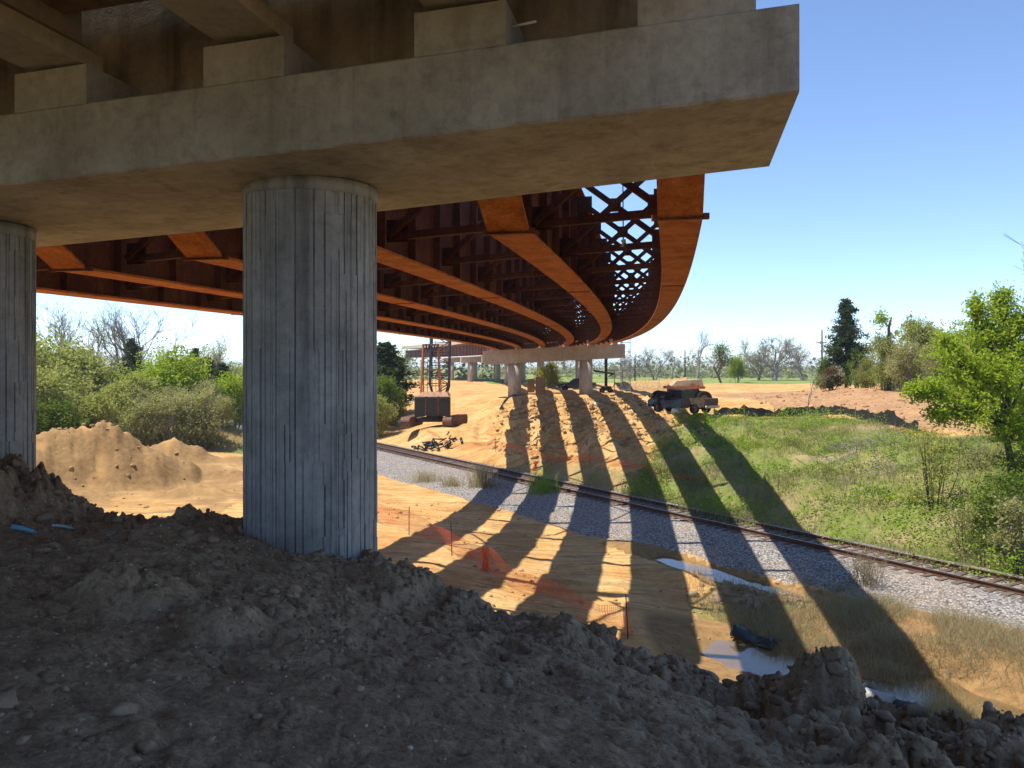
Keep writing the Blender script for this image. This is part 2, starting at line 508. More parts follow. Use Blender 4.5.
RZ = -7.4                      # rail head
ctrl = []
for a in range(-90, 190, 14): ctrl.append(tuple(railpt(a, 3.4, -8.0)))
for p in [(434, 424, -5.9), (390, 432, -6.2), (460, 432, -6.35), (450, 410, -5.35), (440, 396, -4.7), (478, 424, -6.1),
          (505, 398, -3.9), (520, 393, -3.35), (560, 391, -3.35), (600, 390, -3.3), (545, 401, -3.75), (600, 403, -3.9), (575, 396, -3.6),
          (640, 408, -4.1), (690, 415.5, -4.4), (655, 393, -3.4), (530, 440, -6.0), (600, 447, -6.0), (565, 425, -5.1), (560, 452, -6.7),
          (490, 421, -5.9), (508, 414, -4.9), (516, 436, -6.1), (640, 440, -5.5), (680, 450, -5.7), (720, 440, -5.1),
          (760, 470, -6.2), (850, 500, -6.5), (900, 470, -5.6), (1000, 480, -5.3), (800, 419, -4.4), (905, 435, -4.4),
          (715, 418, -4.45), (1010, 445, -4.2), (760, 396, -4.05), (720, 388.5, -3.75), (840, 412, -4.1), (800, 440, -5.05), (850, 450, -5.1),
          (845, 389, -2.35), (895, 392.5, -2.3), (800, 394, -3.5), (950, 401, -2.7), (870, 402, -3.0), (930, 425, -3.8),
          (512, 381, -3.9), (700, 382, -3.9), (400, 381, -4.6), (600, 381, -3.9), (860, 380, -3.4), (640, 386, -3.6), (560, 385, -3.6)]:
    ctrl.append(at(*p))
ctrl += [(-60, 125, -5.2), (-50, 170, -4.8), (-20, 112, -5.2), (-40, 150, -5), (-25, 105, -5.6), (40, 30, -5), (60, 20, -4.5), (36, 0, -6), (60, -30, -6), (30, -30, -7.4),
         (60, 60, -3.4), (80, 90, -3.2), (-100, 260, -5.2), (0, 300, -4.6), (100, 280, -4.2), (180, 220, -4), (150, 80, -3.5), (150, -50, -5),
         (-200, 420, -5.6), (0, 520, -5), (220, 460, -5), (320, 150, -4.5), (320, -150, -5)]
CP = np.array(ctrl)
def _rbf_fit():
    P = CP[:, :2]; r = np.linalg.norm(P[:, None] - P[None], axis=2)
    n = len(P)
    A = np.zeros((n + 3, n + 3)); A[:n, :n] = r + np.eye(n) * -.3
    A[:n, n] = 1; A[:n, n + 1:] = P; A[n, :n] = 1; A[n + 1:, :n] = P.T
    b = np.zeros(n + 3); b[:n] = CP[:, 2]
    return np.linalg.solve(A, b)
_W = _rbf_fit()
def rbf(x, y):
    s = _W[len(CP)] + _W[len(CP) + 1] * x + _W[len(CP) + 2] * y
    for i in range(len(CP)):
        s = s + _W[i] * np.sqrt((x - CP[i, 0]) ** 2 + (y - CP[i, 1]) ** 2)
    return s

# crest of the clay heap under the near pier: x, y, z
RIDGE = np.array([(-30, 13.5, -1.6), (-16, 12.6, -1.6), (-9.5, 11.9, -1.6), (-7.3, 11.4, -1.95), (-5.6, 11.1, -2.02), (-4.3, 11.0, -1.95), (-3.4, 11.0, -2.12), (-2.67, 10.4, -2.25),
                  (-1.7, 9.9, -2.4), (-1.07, 9.3, -2.5), (-.13, 8.7, -2.62), (.92, 8.4, -2.75), (1.3, 8.2, -2.86),
                  (1.9, 7.95, -2.98), (2.4, 7.6, -3.05), (2.8, 7.2, -2.85), (3.1, 6.9, -2.98), (3.5, 6.7, -2.93), (4.1, 6.5, -3.0),
                  (5.0, 5.6, -3.1), (7.0, 2.5, -3.7), (10, -4, -4.6), (16, -20, -5.5), (30, -60, -6)])
WATER_Z = -8.40
PONDS = [  # x, y, rx, ry, rot of the hollows that hold water
    (6.35, 23.0, 2.2, 1.35, -.45), (9.0, 20.2, 1.9, 1.0, -.5), (12.4, 19.3, 2.2, 1.1, -.5), (8.3, 21.3, 1.5, .8, -.5), (11.2, 21.6, .9, .45, -.6), (9.9, 22.4, .8, .35, -.6)]

def masks(x, y):
    d = NX * x + NY * y - D0
    a = TX * x + TY * y
    return d, a

def terrain(x, y, detail=True):
    x = np.asarray(x, dtype=np.float64); y = np.asarray(y, dtype=np.float64)
    d, a = masks(x, y)
    w1 = fbm(x, y, 9, 4, 1); w2 = fbm(x, y, 1.6, 4, 2)
    # ---- plain on the near side of the track
    plain = -7.82 + .75 * sstep(-8, -18, d) * sstep(5, -3, x) - .50 * sstep(3.5, 7.5, x) * sstep(-6.5, -9.5, d) + .16 * w1 + (.09 * w2 if detail else 0)
    plain = plain - .35 * sstep(58, 75, y) * sstep(-6, -12, x)
    plain = plain + 1.6 * sstep(64, 100, y) * sstep(4, -12, x) * sstep(-3, -12, d)
    if detail:   # wheel ruts
        q = (y * .99 + x * .12) + 1.3 * fbm(x, y, 7, 3, 5)
        plain = plain - .13 * np.clip(np.sin(q * 2.1) - .35, 0, 1) * sstep(-.25, .3, fbm(x, y, 6, 3, 6)) + .05 * fbm(x, y, .5, 3, 7)
    # excavated heap on the left plain
    def heap(cx, cy, h, rx, ry, rot, sharp=1.25):
        c, s = math.cos(rot), math.sin(rot)
        u = ((x - cx) * c + (y - cy) * s) / rx; v = (-(x - cx) * s + (y - cy) * c) / ry
        r = np.sqrt(u * u + v * v) * (1 + .35 * fbm(x, y, 3.5, 3, 8))
        return h * np.clip(1 - r, 0, 1) ** (1 / sharp) * (1 + .32 * fbm(x, y, 2.0, 6, 12, .6)) + .24 * np.clip(1 - r, 0, 1) ** .5 * fbm(x * 1.3, y * .5, .9, 4, 13)
    left = heap(-24.4, 49.0, 3.2, 5.4, 4.6, -.15) + heap(-29.5, 47.0, 1.6, 6.5, 4.0, .1) + heap(-26.0, 60, 1.4, 3.0, 2.2, 0) + heap(-23.6, 60, .9, 2.0, 1.6, .2) \
        + heap(-20.5, 60, .7, 1.8, 1.4, .2) + heap(-25.5, 74, 1.8, 11, 3, .25) + heap(-17.5, 44, .55, 2.6, .9, .3) + heap(-19, 52, .4, 3, 1.0, .3) + heap(-22.5, 40.5, .5, 2.4, .9, .2)
    plain = plain + left
    # hollows that hold water
    dd = np.exp(-((d + 5.85 + .4 * fbm(x, y, 3, 2, 20)) / .72) ** 2) * sstep(26.5, 25, a) * sstep(17.0, 19.5, a)
    plain = plain - .60 * dd
    for (cx, cy, rx, ry, rt) in PONDS:
        c, s = math.cos(rt), math.sin(rt)
        u = ((x - cx) * c + (y - cy) * s) / rx; v = (-(x - cx) * s + (y - cy) * c) / ry
        plain = plain - .36 * np.exp(-((u * u + v * v) * (1 + .6 * w2)) ** 1.5)
    # ---- ballast bank
    wob = .3 * fbm(x, y, 4, 3, 30)
    near_b = -7.60 - .46 * np.clip((-d - 1.9) / 4.7, 0, 1) ** .9 - .5 * sstep(24, 14, a) * sstep(-2.5, -6, d) - .2 * np.clip(-d - 6.6, 0, 10)
    far_b = -7.60 - .42 * np.clip((d - 1.9) / 1.5, 0, 1)
    near_b = near_b - .5 * dd * sstep(-4.7, -5.3, d)
    near = np.maximum(plain, near_b + .25 * np.clip(wob, -1, 1) * sstep(-2.5, -4.5, d))
    # ---- far side
    fa = rbf(x, y)
    rough = .28 * fbm(x, y, 4.5, 5, 40) * sstep(3.0, 7, d)
    hill = sstep(-9, -1, x) * sstep(26, 14, x) * sstep(104, 88, y) * sstep(4.5, 8, d)
    gul = np.abs(fbm(x * 1.0, y * .35, 2.6, 4, 44))
    rough = rough + hill * (.95 * fbm(x, y, 3.2, 5, 41, .58) - 1.0 * gul + .35 * clods(x, y, 1.4, 42))
    fa = fa + rough + .5 * fbm(x, y, 30, 3, 45) * sstep(20, 60, d) * .6
    farz = np.where(d < 6, fa * sstep(2.2, 6, d) + np.minimum(far_b, -7.6) * (1 - sstep(2.2, 6, d)), fa)
    track_side = np.where(d < 0, near, np.where(d < 2.2, far_b, farz))
    # ---- clay heap that carries the camera and the pier
    ry = np.interp(x, RIDGE[:, 0], RIDGE[:, 1]); rz = np.interp(x, RIDGE[:, 0], RIDGE[:, 2])
    e = y - ry
    camz = -1.62 - .05 * np.clip(x, -5, 5) - .28 * np.clip(x - 4, 0, 12) * sstep(10, -5, y)
    tt = np.clip((y - .5) / np.maximum(ry - .5, 2.0), 0, 1)
    top = camz + (rz - camz) * tt ** 1.35
    top = np.where(y < .5, camz, top)
    slope = rz - .10 * np.clip(e, 0, 1.0) ** 2 - np.clip(e - .35, 0, 60) * .68
    mound = np.where(e < 0, top, slope)
    if detail:
        wx = x + .30 * fbm(x, y, .55, 3, 62) + .07 * fbm(x, y, .13, 2, 63); wy = y + .30 * fbm(x, y, .55, 3, 64) + .07 * fbm(x, y, .13, 2, 65)
        lump = .20 * fbm(x, y, 2.4, 4, 50) + .15 * clods(wx, wy, .95, 51) + .11 * clods(wx, wy, .42, 52) + .06 * clods(wx, wy, .17, 53) + (.45 * blocks(wx, wy, .30, 67) + .45 * blocks(wx, wy, .13, 68)) * (.22 + .78 * sstep(.0, .35, fbm(x, y, 1.8, 3, 69))) * (.45 + .55 * np.exp(-(e / 1.1) ** 2)) + .07 * fbm(x, y, .22, 4, 55, .6)
        big = sstep(1.3, 2.6, x) * sstep(4.2, 5.6, y)
        rdg = np.exp(-(e / 1.1) ** 2)
        lump = lump * (.55 + .5 * rdg + .1 * big) + big * (.75 * blocks(wx, wy, .75, 57) + .8 * blocks(wx, wy, .30, 58) + .5 * blocks(wx, wy, .12, 71) - .10 * np.abs(fbm(x, y, .45, 4, 66)) - .10)
        # the churned centre is trampled flat
        flat = sstep(7.5, 5, y) * sstep(1.6, .2, x) * sstep(-7, -4, x)
        lump = lump * (1 - .45 * flat) + .05 * fbm(x, y, .5, 4, 59) * flat
        mound = mound + lump - .21
    # single lumps on the heap
    def dome(cx, cy, r, h, rr=None):
        q = ((x - cx) ** 2 + (y - cy) ** 2) / (r * r)
        return h * np.exp(-q * q)
    ex = dome(2.88, 7.15, .42, .17) + dome(-3.2, 6.75, .40, .20) + dome(-2.3, 6.4, .34, .13) + (dome(-8.2, 11.2, 1.8, 1.05) + dome(-7.0, 10.9, .8, .28)) * .62 \
        + dome(-4.35, 10.9, .28, .16) + dome(-3.9, 11.0, .22, .14) + dome(3.9, 5.6, .45, .10) + dome(1.9, 6.9, .5, -.32) + dome(-1.3, 9.4, .5, .14) + dome(.5, 8.3, .35, .12)
    if detail:
        ex = ex * (1 + .9 * fbm(x, y, .45, 5, 61, .6))
    mound = mound + ex
    mound = np.where(y < -14, mound - .5 * (-14 - y), mound)
    mound = np.where(x < -22, mound - .5 * (-22 - x), mound)
    z = np.maximum(track_side, mound)
    # very far: fall away gently so that the horizon sits at eye level
    r = np.hypot(x, y)
    z = z * (1 - sstep(450, 900, r)) + (-5.2 + 3.0 * fbm(x, y, 260, 3, 70)) * sstep(450, 900, r)
    return z, mound - track_side, e

def H(x, y):
    z, _, _ = terrain(np.array([float(x)]), np.array([float(y)]))
    return float(z[0])

def in_poly(x, y, poly):
    c = np.zeros(np.shape(x), dtype=bool); n = len(poly)
    for i in range(n):
        x1, y1 = poly[i]; x2, y2 = poly[(i + 1) % n]
        if y1 == y2: continue
        hit = ((y1 > y) != (y2 > y)) & (x < (x2 - x1) * (y - y1) / (y2 - y1) + x1)
        c ^= hit
    return c

FENCE_FAR = [(17.7, 70.2), (21.5, 69.0), (24.7, 67.5), (25.9, 62), (25.7, 56), (25.9, 51.0)]
GRASS_POLY = [(6.2, 46.5), (8.3, 52), (10.6, 56), (13.6, 66.6), (18, 69.0), (24.3, 67.2), (25.5, 58), (25.8, 51), (29, 43), (38, 36), (70, 20), (70, -60), (26, -40), (26, 12), (17, 28), (10.5, 38)]
CLAY_POLY = [(22, 96), (26, 70), (26.6, 52), (30, 44), (44, 40), (70, 60), (70, 90), (38, 100)]
BACK_POLY = [(60, 60), (60, 20), (200, -60), (260, 160), (60, 110)]

def build_terrain():
    r = [.35]
    while r[-1] < 5200: r.append(r[-1] * (1.012 if r[-1] < 2.6 else 1.0062 if r[-1] < 13.5 else 1.0115 if r[-1] < 130 else 1.03))
    r = np.array(r)
    th = np.concatenate([np.arange(-43, 43, .115), np.arange(43, 317, 1.6)])
    th = np.radians(th); nt = len(th); nr = len(r)
    R, T = np.meshgrid(r, th, indexing='ij')
    x = (R * np.sin(T)).ravel(); y = (R * np.cos(T)).ravel()
    z, md, e = terrain(x, y)
    d, a = masks(x, y)
    ii = np.arange((nr - 1) * nt); i0 = ii // nt; j0 = ii % nt; j1 = (j0 + 1) % nt
    quads = np.stack([i0 * nt + j0, i0 * nt + j1, (i0 + 1) * nt + j1, (i0 + 1) * nt + j0], axis=1)
    n1 = fbm(x, y, 5, 4, 80)
    w_soil = sstep(-.5, .6, md) * sstep(4.5, 1.5, e + 1.2 * n1)
    w_mound = sstep(-.05, .2, md)
    # dark topsoil spilled on the face of the sand heap
    patch = sstep(.25, .5, np.exp(-(((x + 25.6 + .5 * (y - 46)) / 1.3) ** 2 + ((y - 46.2) / 1.6) ** 2)) + .9 * fbm(x, y, 1.3, 4, 81) * ((np.abs(x + 24) < 5) & (np.abs(y - 46) < 3.2))) \
        + sstep(.25, .5, np.exp(-(((x + 21.2) / 1.5) ** 2 + ((y - 46.6) / .6) ** 2)) + .9 * fbm(x, y, 1.3, 4, 82) * ((np.abs(x + 24) < 5) & (np.abs(y - 46) < 3.2)))
    w_soil = np.clip(np.maximum(w_soil, .0 * np.clip(patch, 0, 1) * (1 - w_mound)), 0, 1)
    edge = -6.7 + .5 * n1 + 1.6 * sstep(30, 25, a) + 1.2 * sstep(20, 10, a)
    w_gravel = sstep(-.35, .35, d - edge) * sstep(2.9, 2.3, d + .4 * n1) * (1 - w_mound)
    g = in_poly(x + 1.6 * n1, y + 1.6 * fbm(x, y, 5, 3, 83), GRASS_POLY)
    w_grass = np.where(g & (d > 2.2), 1.0, 0.0)
    w_grass = np.maximum(w_grass, .55 * ((d > 2.2) & (d < 5.5) & (a < 52) & (x < 14)))
    w_grass = np.maximum(w_grass, .85 * sstep(66, 72, y) * sstep(-11.5, -15, x) * (d < -4))
    w_grass = np.maximum(w_grass, .62 * sstep(24, 18, a) * sstep(-4.2, -5.2, d + .5 * n1) * (x > 6.0) * (1 - w_mound))
    w_clay = np.where(in_poly(x + 1.5 * n1, y, CLAY_POLY), 1.0, 0.0)
    far = sstep(150, 175, R.ravel() + 12 * n1 - 110 * sstep(-.02, -.07, x / np.maximum(y, 1)) * (y > 0))
    w_field = np.maximum(far, np.where(in_poly(x, y, BACK_POLY) & (d > 3), 1.0, 0.0))
    w_field = np.maximum(w_field, sstep(-40, -60, x) * (d < -6))
    heapw = (.62 * sstep(.25, 1.0, z + 8.0 + .4 * n1) * ((d < -8) & (y > 38) & (x < -14)))
    heapw = heapw + .3 * fbm(x, y, 1.6, 4, 85) * (heapw > .1)
    w_mud = sstep(28, 24, y) * sstep(3.0, 5.0, x) * (d < -4) * (1 - w_mound)
    w_mud = np.maximum(w_mud, np.maximum(heapw, np.clip(patch, 0, 1) * (1 - w_mound)))
    w_mud = np.maximum(w_mud, ((d > -7.2) & (d < -5.0) & (a < 28)).astype(float) * (1 - w_mound))
    V = np.stack([x, y, z], axis=1)
    zone = np.zeros(len(x), dtype=np.int8)             # 0 ground 1 heap 2 ballast 3 grass 4 field
    zone[(w_grass > .5)] = 3; zone[w_field > .5] = 4; zone[w_gravel > .5] = 2; zone[w_mound > .5] = 1
    zf = zone[quads[:, 0]]
    names = ['ground', 'dirt_mound', 'railway_ballast', 'grassy_bank', 'field']
    W = dict(w_soil=w_soil, w_gravel=w_gravel, w_grass=w_grass, w_clay=w_clay, w_field=w_field, w_mud=w_mud)
    for k, nm in enumerate(names):
        q = quads[zf == k]
        if len(q) == 0: continue
        used, inv = np.unique(q.ravel(), return_inverse=True)
        me = fast_mesh(nm, V[used], inv.reshape(-1, 4)[:, ::-1], True)
        for an, w in W.items():
            at_ = me.attributes.new(an, 'FLOAT', 'POINT')
            at_.data.foreach_set('value', np.ascontiguousarray(w[used], dtype=np.float32))
        tag(link_mesh(nm, me, M['terrain']), kind='structure')
build_terrain()

# standing water in the ditch and the hollows
def water_sheet(poly, name='ditch_water', wz=WATER_Z):
    mb = MB(); mb.add([(x, y, wz) for x, y in poly], [tuple(range(len(poly)))])
    tag(mb.build(name, M['water']), kind='structure')
def pool(cx, cy, rx, ry, n=28):
    return [(cx + rx * math.cos(2 * math.pi * i / n), cy + ry * math.sin(2 * math.pi * i / n)) for i in range(n)]
p = [railpt(16.5, -4.9), railpt(27.0, -4.9), railpt(27.0, -6.7), railpt(16.5, -6.7)]
water_sheet([(q.x, q.y) for q in p], 'ditch_water', -8.13)
water_sheet(pool(9.0, 21.0, 6.5, 4.4), 'pond_water')
# ------------------------------------------------------------------ near pier (two columns and an inverted-T cap)
CA = Vector((2.76, 7.68, 2.63)); CU = Vector((.9767, -.2147, 0)); CV = Vector((.2147, .9767, 0))
SL = .05
def capP(u, v, h=0.0):
    return Vector((CA.x + CU.x * u + CV.x * v, CA.y + CU.y * u + CV.y * v, CA.z + SL * u + h))
CW, CL, LED = 3.57, 17.3, .86

def prism_uv(mb, u0, u1, v0, v1, h0, h1):
    vs = []
    for h in (h0, h1):
        for (u, v) in ((u0, v0), (u1, v0), (u1, v1), (u0, v1)):
            vs.append(capP(u, v, h))
    mb.add(vs, [(0, 3, 2, 1), (4, 5, 6, 7), (0, 1, 5, 4), (1, 2, 6, 5), (2, 3, 7, 6), (3, 0, 4, 7)])

def chamfer_ledge():
    """ledge as a profile in (v, h) with small chamfers, swept along u with slightly uneven edges"""
    c = .022
    prof = [(0, c), (c, 0), (CW - c, 0), (CW, c), (CW, LED - c), (CW - c, LED), (c, LED), (0, LED - c)]
    us = np.linspace(0, -CL, 140); vs = []; fs = []; n = len(prof)
    for i, u in enumerate(us):
        for j, (v, h) in enumerate(prof):
            if j in (3, 4): v = v - max(0.0, .62 + .075 * u)
            if j == 2: v = v - max(0.0, .62 + .075 * u)
            jit = .004 * math.sin(u * 9.7 + j * 2.1) + .003 * math.sin(u * 23 + j)
            vs.append(capP(u, v + (jit if j in (0, 1, 7) else 0), h + (jit if j in (0, 7, 1) else 0)))
    for i in range(len(us) - 1):
        for j in range(n):
            k = (j + 1) % n
            fs.append((i * n + j, i * n + k, (i + 1) * n + k, (i + 1) * n + j))
    fs.append(tuple(range(n))[::-1]); fs.append(tuple((len(us) - 1) * n + j for j in range(n)))
    return MB().add(vs, fs)

pier = empty('bridge_pier', (-2.67, 10.6, -2.25))
tag(pier, 'huge near concrete pier with fluted round columns standing in the dark clay', 'bridge pier')
def under(o, root):
    o.parent = root
    o.matrix_parent_inverse = Matrix.Translation(root.location).inverted() if root.rotation_euler.z == 0 else root.matrix_basis.inverted()
    return o

cap = under(chamfer_ledge().build('pier_cap', M['cap'], None), pier)
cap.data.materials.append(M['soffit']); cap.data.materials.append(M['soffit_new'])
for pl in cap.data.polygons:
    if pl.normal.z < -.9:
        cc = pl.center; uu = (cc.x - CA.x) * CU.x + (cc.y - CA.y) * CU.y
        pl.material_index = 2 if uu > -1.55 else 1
# fresher cast end of the cap soffit and the form joint on the face, as thin mortar skins
mb = MB()
for (u0, u1) in ((-4.62, -4.59),):
    vs = [capP(u, v, h) for (u, v, h) in ((u0, -.004, .03), (u1, -.004, .03), (u1, -.004, LED - .03), (u0, -.004, LED - .03))]
    mb.add(vs, [(0, 1, 2, 3)])
j = mb.build('form_joint', M['stem'], cap)
mb = MB(); prism_uv(mb, -.32, -CL + .3, 1.0, 2.62, LED - .01, LED + 2.15)
under(mb.build('cap_stem', M['stem'], None), pier)

PED_U = [-.98, -3.4, -5.92, -8.46, -10.98, -13.5, -16.0]
for k, u in enumerate(PED_U):
    mb = MB(); w = .50 if k else .56
    prism_uv(mb, u - w, u + w, .025, .998, LED - .01, LED + .46 + .012 * math.sin(k * 2.3))
    under(mb.build('bearing_pedestal', M['ped'], None), pier)

def fluted_column(x, y, r, z0, z1, ribs, rings, seed):
    """fractured-fin form liner: narrow ribs of uneven depth with thin dark grooves that break and shift"""
    rg = np.random.default_rng(seed)
    zs = np.concatenate([[z0], np.sort(rg.uniform(z0 + .1, z1 - .3, rings)), [z1 - .17]])
    vs = []; fs = []; wid = []; kind = []
    for k in range(ribs):
        wid += [rg.uniform(.5, 1.9), rg.uniform(.22, .50)]; kind += [0, 1]
    wid = np.array(wid); kind = np.array(kind); strips = len(wid)
    ang = np.concatenate([[0], np.cumsum(wid)]) / wid.sum() * 2 * math.pi
    nR = len(zs); dep = np.zeros((nR - 1, strips))
    ribd = [0, .004, .009, .016, .022]
    for s in range(strips):
        br = rg.uniform(.03, .20); d = rg.choice(ribd) if kind[s] == 0 else rg.choice([.045, .045, .035, .026, .014])
        for i in range(nR - 1):
            if rg.random() < br: d = rg.choice(ribd) if kind[s] == 0 else rg.choice([.045, .035, .024, .012, .004])
            dep[i, s] = d
    for i in range(nR - 1):
        for s in range(strips):
            R = r - dep[i, s]; a0, a1 = ang[s], ang[s + 1]
            b = len(vs)
            for (a, z) in ((a0, zs[i]), (a1, zs[i]), (a1, zs[i + 1]), (a0, zs[i + 1])):
                vs.append((x + R * math.cos(a), y + R * math.sin(a), z))
            fs.append((b, b + 1, b + 2, b + 3))
            R2 = r - dep[i, (s + 1) % strips]
            if abs(R2 - R) > 1e-5:
                b = len(vs)
                for (rr, z) in ((R, zs[i]), (R2, zs[i]), (R2, zs[i + 1]), (R, zs[i + 1])):
                    vs.append((x + rr * math.cos(a1), y + rr * math.sin(a1), z))
                fs.append((b, b + 1, b + 2, b + 3))
            if i and abs(dep[i, s] - dep[i - 1, s]) > 1e-5:
                b = len(vs); Rm = r - dep[i - 1, s]
                for (rr, a) in ((Rm, a0), (Rm, a1), (R, a1), (R, a0)):
                    vs.append((x + rr * math.cos(a), y + rr * math.sin(a), zs[i]))
                fs.append((b, b + 1, b + 2, b + 3))
    mb = MB().add(vs, fs)
    mb.tube([(x, y, z1 - .17), (x, y, z1 - .165), (x, y, z1)], [r - .07, r + .004, r + .004], 96)
    mb.tube([(x, y, z0), (x, y, z1 - .17)], [r - .07, r - .07], 48, True)
    return mb

def column_at(u):
    p = capP(u, CW / 2, 0); return p
for k, u in enumerate((-5.97, -11.5)):
    p = column_at(u)
    o = fluted_column(p.x, p.y, .875, H(p.x, p.y) - 1.4, p.z + .02, 78, 26, 5 + k).build('pier_column', M['column'], None)
    under(o, pier)
    mb = MB(); mb.tube([(p.x, p.y, .70), (p.x, p.y, .712)], [.870, .870], 96, True)
    under(mb.build('casting_joint', M['stem'], None), pier)

# ------------------------------------------------------------------ near concrete span over the camera
span = empty('concrete_beam_span', capP(-8, 0, LED + .5))
tag(span, 'dark concrete beam span overhead resting on the pedestals of the near pier', 'bridge span')
BD = 1.40
prof = [(-.405, 0), (.405, 0), (.405, .20), (.10, .40), (.09, 1.12), (.40, 1.30), (.40, BD), (-.40, BD), (-.40, 1.30), (-.09, 1.12), (-.10, .40), (-.405, .20)]
for u in PED_U:
    p0 = capP(u, .42, LED + .52)
    vs = []; n = len(prof)
    for v in (0.0, -27.0):
        for (a, h) in prof:
            vs.append(Vector((p0.x + CU.x * a + CV.x * v, p0.y + CU.y * a + CV.y * v, p0.z + h + .0 * a)))
    fs = [tuple(range(n))[::-1], tuple(range(n, 2 * n))] + [(i, (i + 1) % n, n + (i + 1) % n, n + i) for i in range(n)]
    b = under(MB().add(vs, fs).build('concrete_beam', M['beam'], None), span)
    mb = MB(); prism_uv(mb, u - .25, u + .25, .46, .80, LED + .455, LED + .515)
for i in range(len(PED_U) - 1):
    ua, ub = PED_U[i] - .12, PED_U[i + 1] + .12
    mb = MB(); prism_uv(mb, ub, ua, -.35, .12, LED + .52 + .62, LED + .52 + BD - .003)
    under(mb.build('end_diaphragm', M['diaph'], None), span)
mb = MB(); prism_uv(mb, -CL - .1, .35, -26.6, .98, LED + .523 + BD, LED + .52 + BD + .22)
under(mb.build('deck_slab', M['deck'], None), span)

# ------------------------------------------------------------------ curved steel girders
K1 = Vector((2.88, 13.7)); TH0 = rad(11.5); RC = 500.0
CC = K1 + RC * Vector((-math.cos(TH0), math.sin(TH0)))
GS, NG = 3.0, 6                    # spacing and number of girders
GD = 2.85                          # depth of the girder
S_FAR = 86.0
def th(s): return TH0 - s / RC
def arc(s, w):
    t = th(s)
    return Vector((CC.x + (RC - w) * math.cos(t), CC.y - (RC - w) * math.sin(t)))
def gz(s, w):                      # underside of the bottom flange
    return 2.53 + .0042 * s - SL * w
def dap(s):
    return min(1.12, max(0.0, -.56 * s)) if s < 0 else 0.0
FWB, FWT = .76, .60
def girder_stations(s0, s1, step=1.25):
    st = list(np.arange(s0, s1, step)) + [s1]
    if s0 < 0: st = sorted(set([round(x, 3) for x in st] + [-2.0, -1.0, 0.0]))
    return st
def sweep(mb, st, w, lo, hi, half):
    """box section swept along the curve; lo/hi give heights at s"""
    vs = []; fs = []
    for s in st:
        for (dw, z) in ((half, lo(s)), (-half, lo(s)), (-half, hi(s)), (half, hi(s))):
            p = arc(s, w + dw); vs.append((p.x, p.y, z))
    for i in range(len(st) - 1):
        for j in range(4):
            k = (j + 1) % 4
            fs.append((i * 4 + j, i * 4 + k, i * 4 + 4 + k, i * 4 + 4 + j))
    fs.append((3, 2, 1, 0)); b = (len(st) - 1) * 4; fs.append((b, b + 1, b + 2, b + 3))
    return mb.add(vs, fs)
def plate_across(mb, s, w, dw, ds, z0, z1):
    vs = []
    for z in (z0, z1):
        for (a, b) in ((s - ds, w - dw), (s + ds, w - dw), (s + ds, w + dw), (s - ds, w + dw)):
            p = arc(a, b); vs.append((p.x, p.y, z))
    mb.add(vs, [(0, 3, 2, 1), (4, 5, 6, 7), (0, 1, 5, 4), (1, 2, 6, 5), (2, 3, 7, 6), (3, 0, 4, 7)])

def make_girder(root, w, s0, s1, splices, stiff=2.0):
    st = girder_stations(s0, s1)
    bot = lambda s: gz(s, w) + dap(s)
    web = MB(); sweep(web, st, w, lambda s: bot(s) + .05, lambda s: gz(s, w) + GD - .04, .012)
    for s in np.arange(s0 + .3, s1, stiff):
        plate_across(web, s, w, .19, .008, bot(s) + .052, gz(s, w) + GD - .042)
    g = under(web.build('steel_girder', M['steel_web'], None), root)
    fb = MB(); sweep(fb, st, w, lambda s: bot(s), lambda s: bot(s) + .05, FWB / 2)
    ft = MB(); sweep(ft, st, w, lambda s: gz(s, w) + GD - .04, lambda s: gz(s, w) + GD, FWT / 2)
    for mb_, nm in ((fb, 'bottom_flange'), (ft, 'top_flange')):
        o = mb_.build(nm, M['steel_flange'], None); o.parent = g
    for s in splices:
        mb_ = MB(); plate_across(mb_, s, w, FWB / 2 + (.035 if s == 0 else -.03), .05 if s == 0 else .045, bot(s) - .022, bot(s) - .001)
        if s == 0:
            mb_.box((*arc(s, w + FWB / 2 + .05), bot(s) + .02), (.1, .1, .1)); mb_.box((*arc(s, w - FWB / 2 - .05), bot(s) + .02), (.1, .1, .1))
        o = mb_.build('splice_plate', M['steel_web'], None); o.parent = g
    return g

def frame_mesh(name, drop, diag=True):
    """cross frame between two girders: local x across to the left, z up from the underside"""
    mb = MB(); t = .15
    a0, b0 = (-.21, .40), (-GS + .21, .40 - drop)
    a1, b1 = (-.21, GD - .35), (-GS + .21, GD - .35 - drop)
    P = lambda q, y=0: (q[0], y, q[1])
    mb.bar(P(a0), P(b0), .15, .15)
    if diag:
        mb.bar(P(a0, .07), P(b1, .07), .17, .13); mb.bar(P(a1, -.07), P(b0, -.07), .17, .13)
    for q, sx in ((a0, -1), (a1, -1), (b0, 1), (b1, 1)):
        mb.box((q[0] + sx * .16, .0, q[1] + (.12 if q in (a0, b0) else -.12)), (.46, .02, .46))
    c = ((a0[0] + b1[0]) / 2, (a0[1] + b1[1]) / 2)
    if diag: mb.box((c[0], 0, c[1]), (.30, .17, .30))
    return mb.mesh(name)

def lateral(mb, s0, s1, w):
    """diagonal lateral bracing just above the bottom flanges"""
    a = arc(s0, w + .3); b = arc(s1, w + GS - .3)
    mb.bar((a.x, a.y, gz(s0, w) + .34), (b.x, b.y, gz(s1, w + GS) + .34), .16, .10)

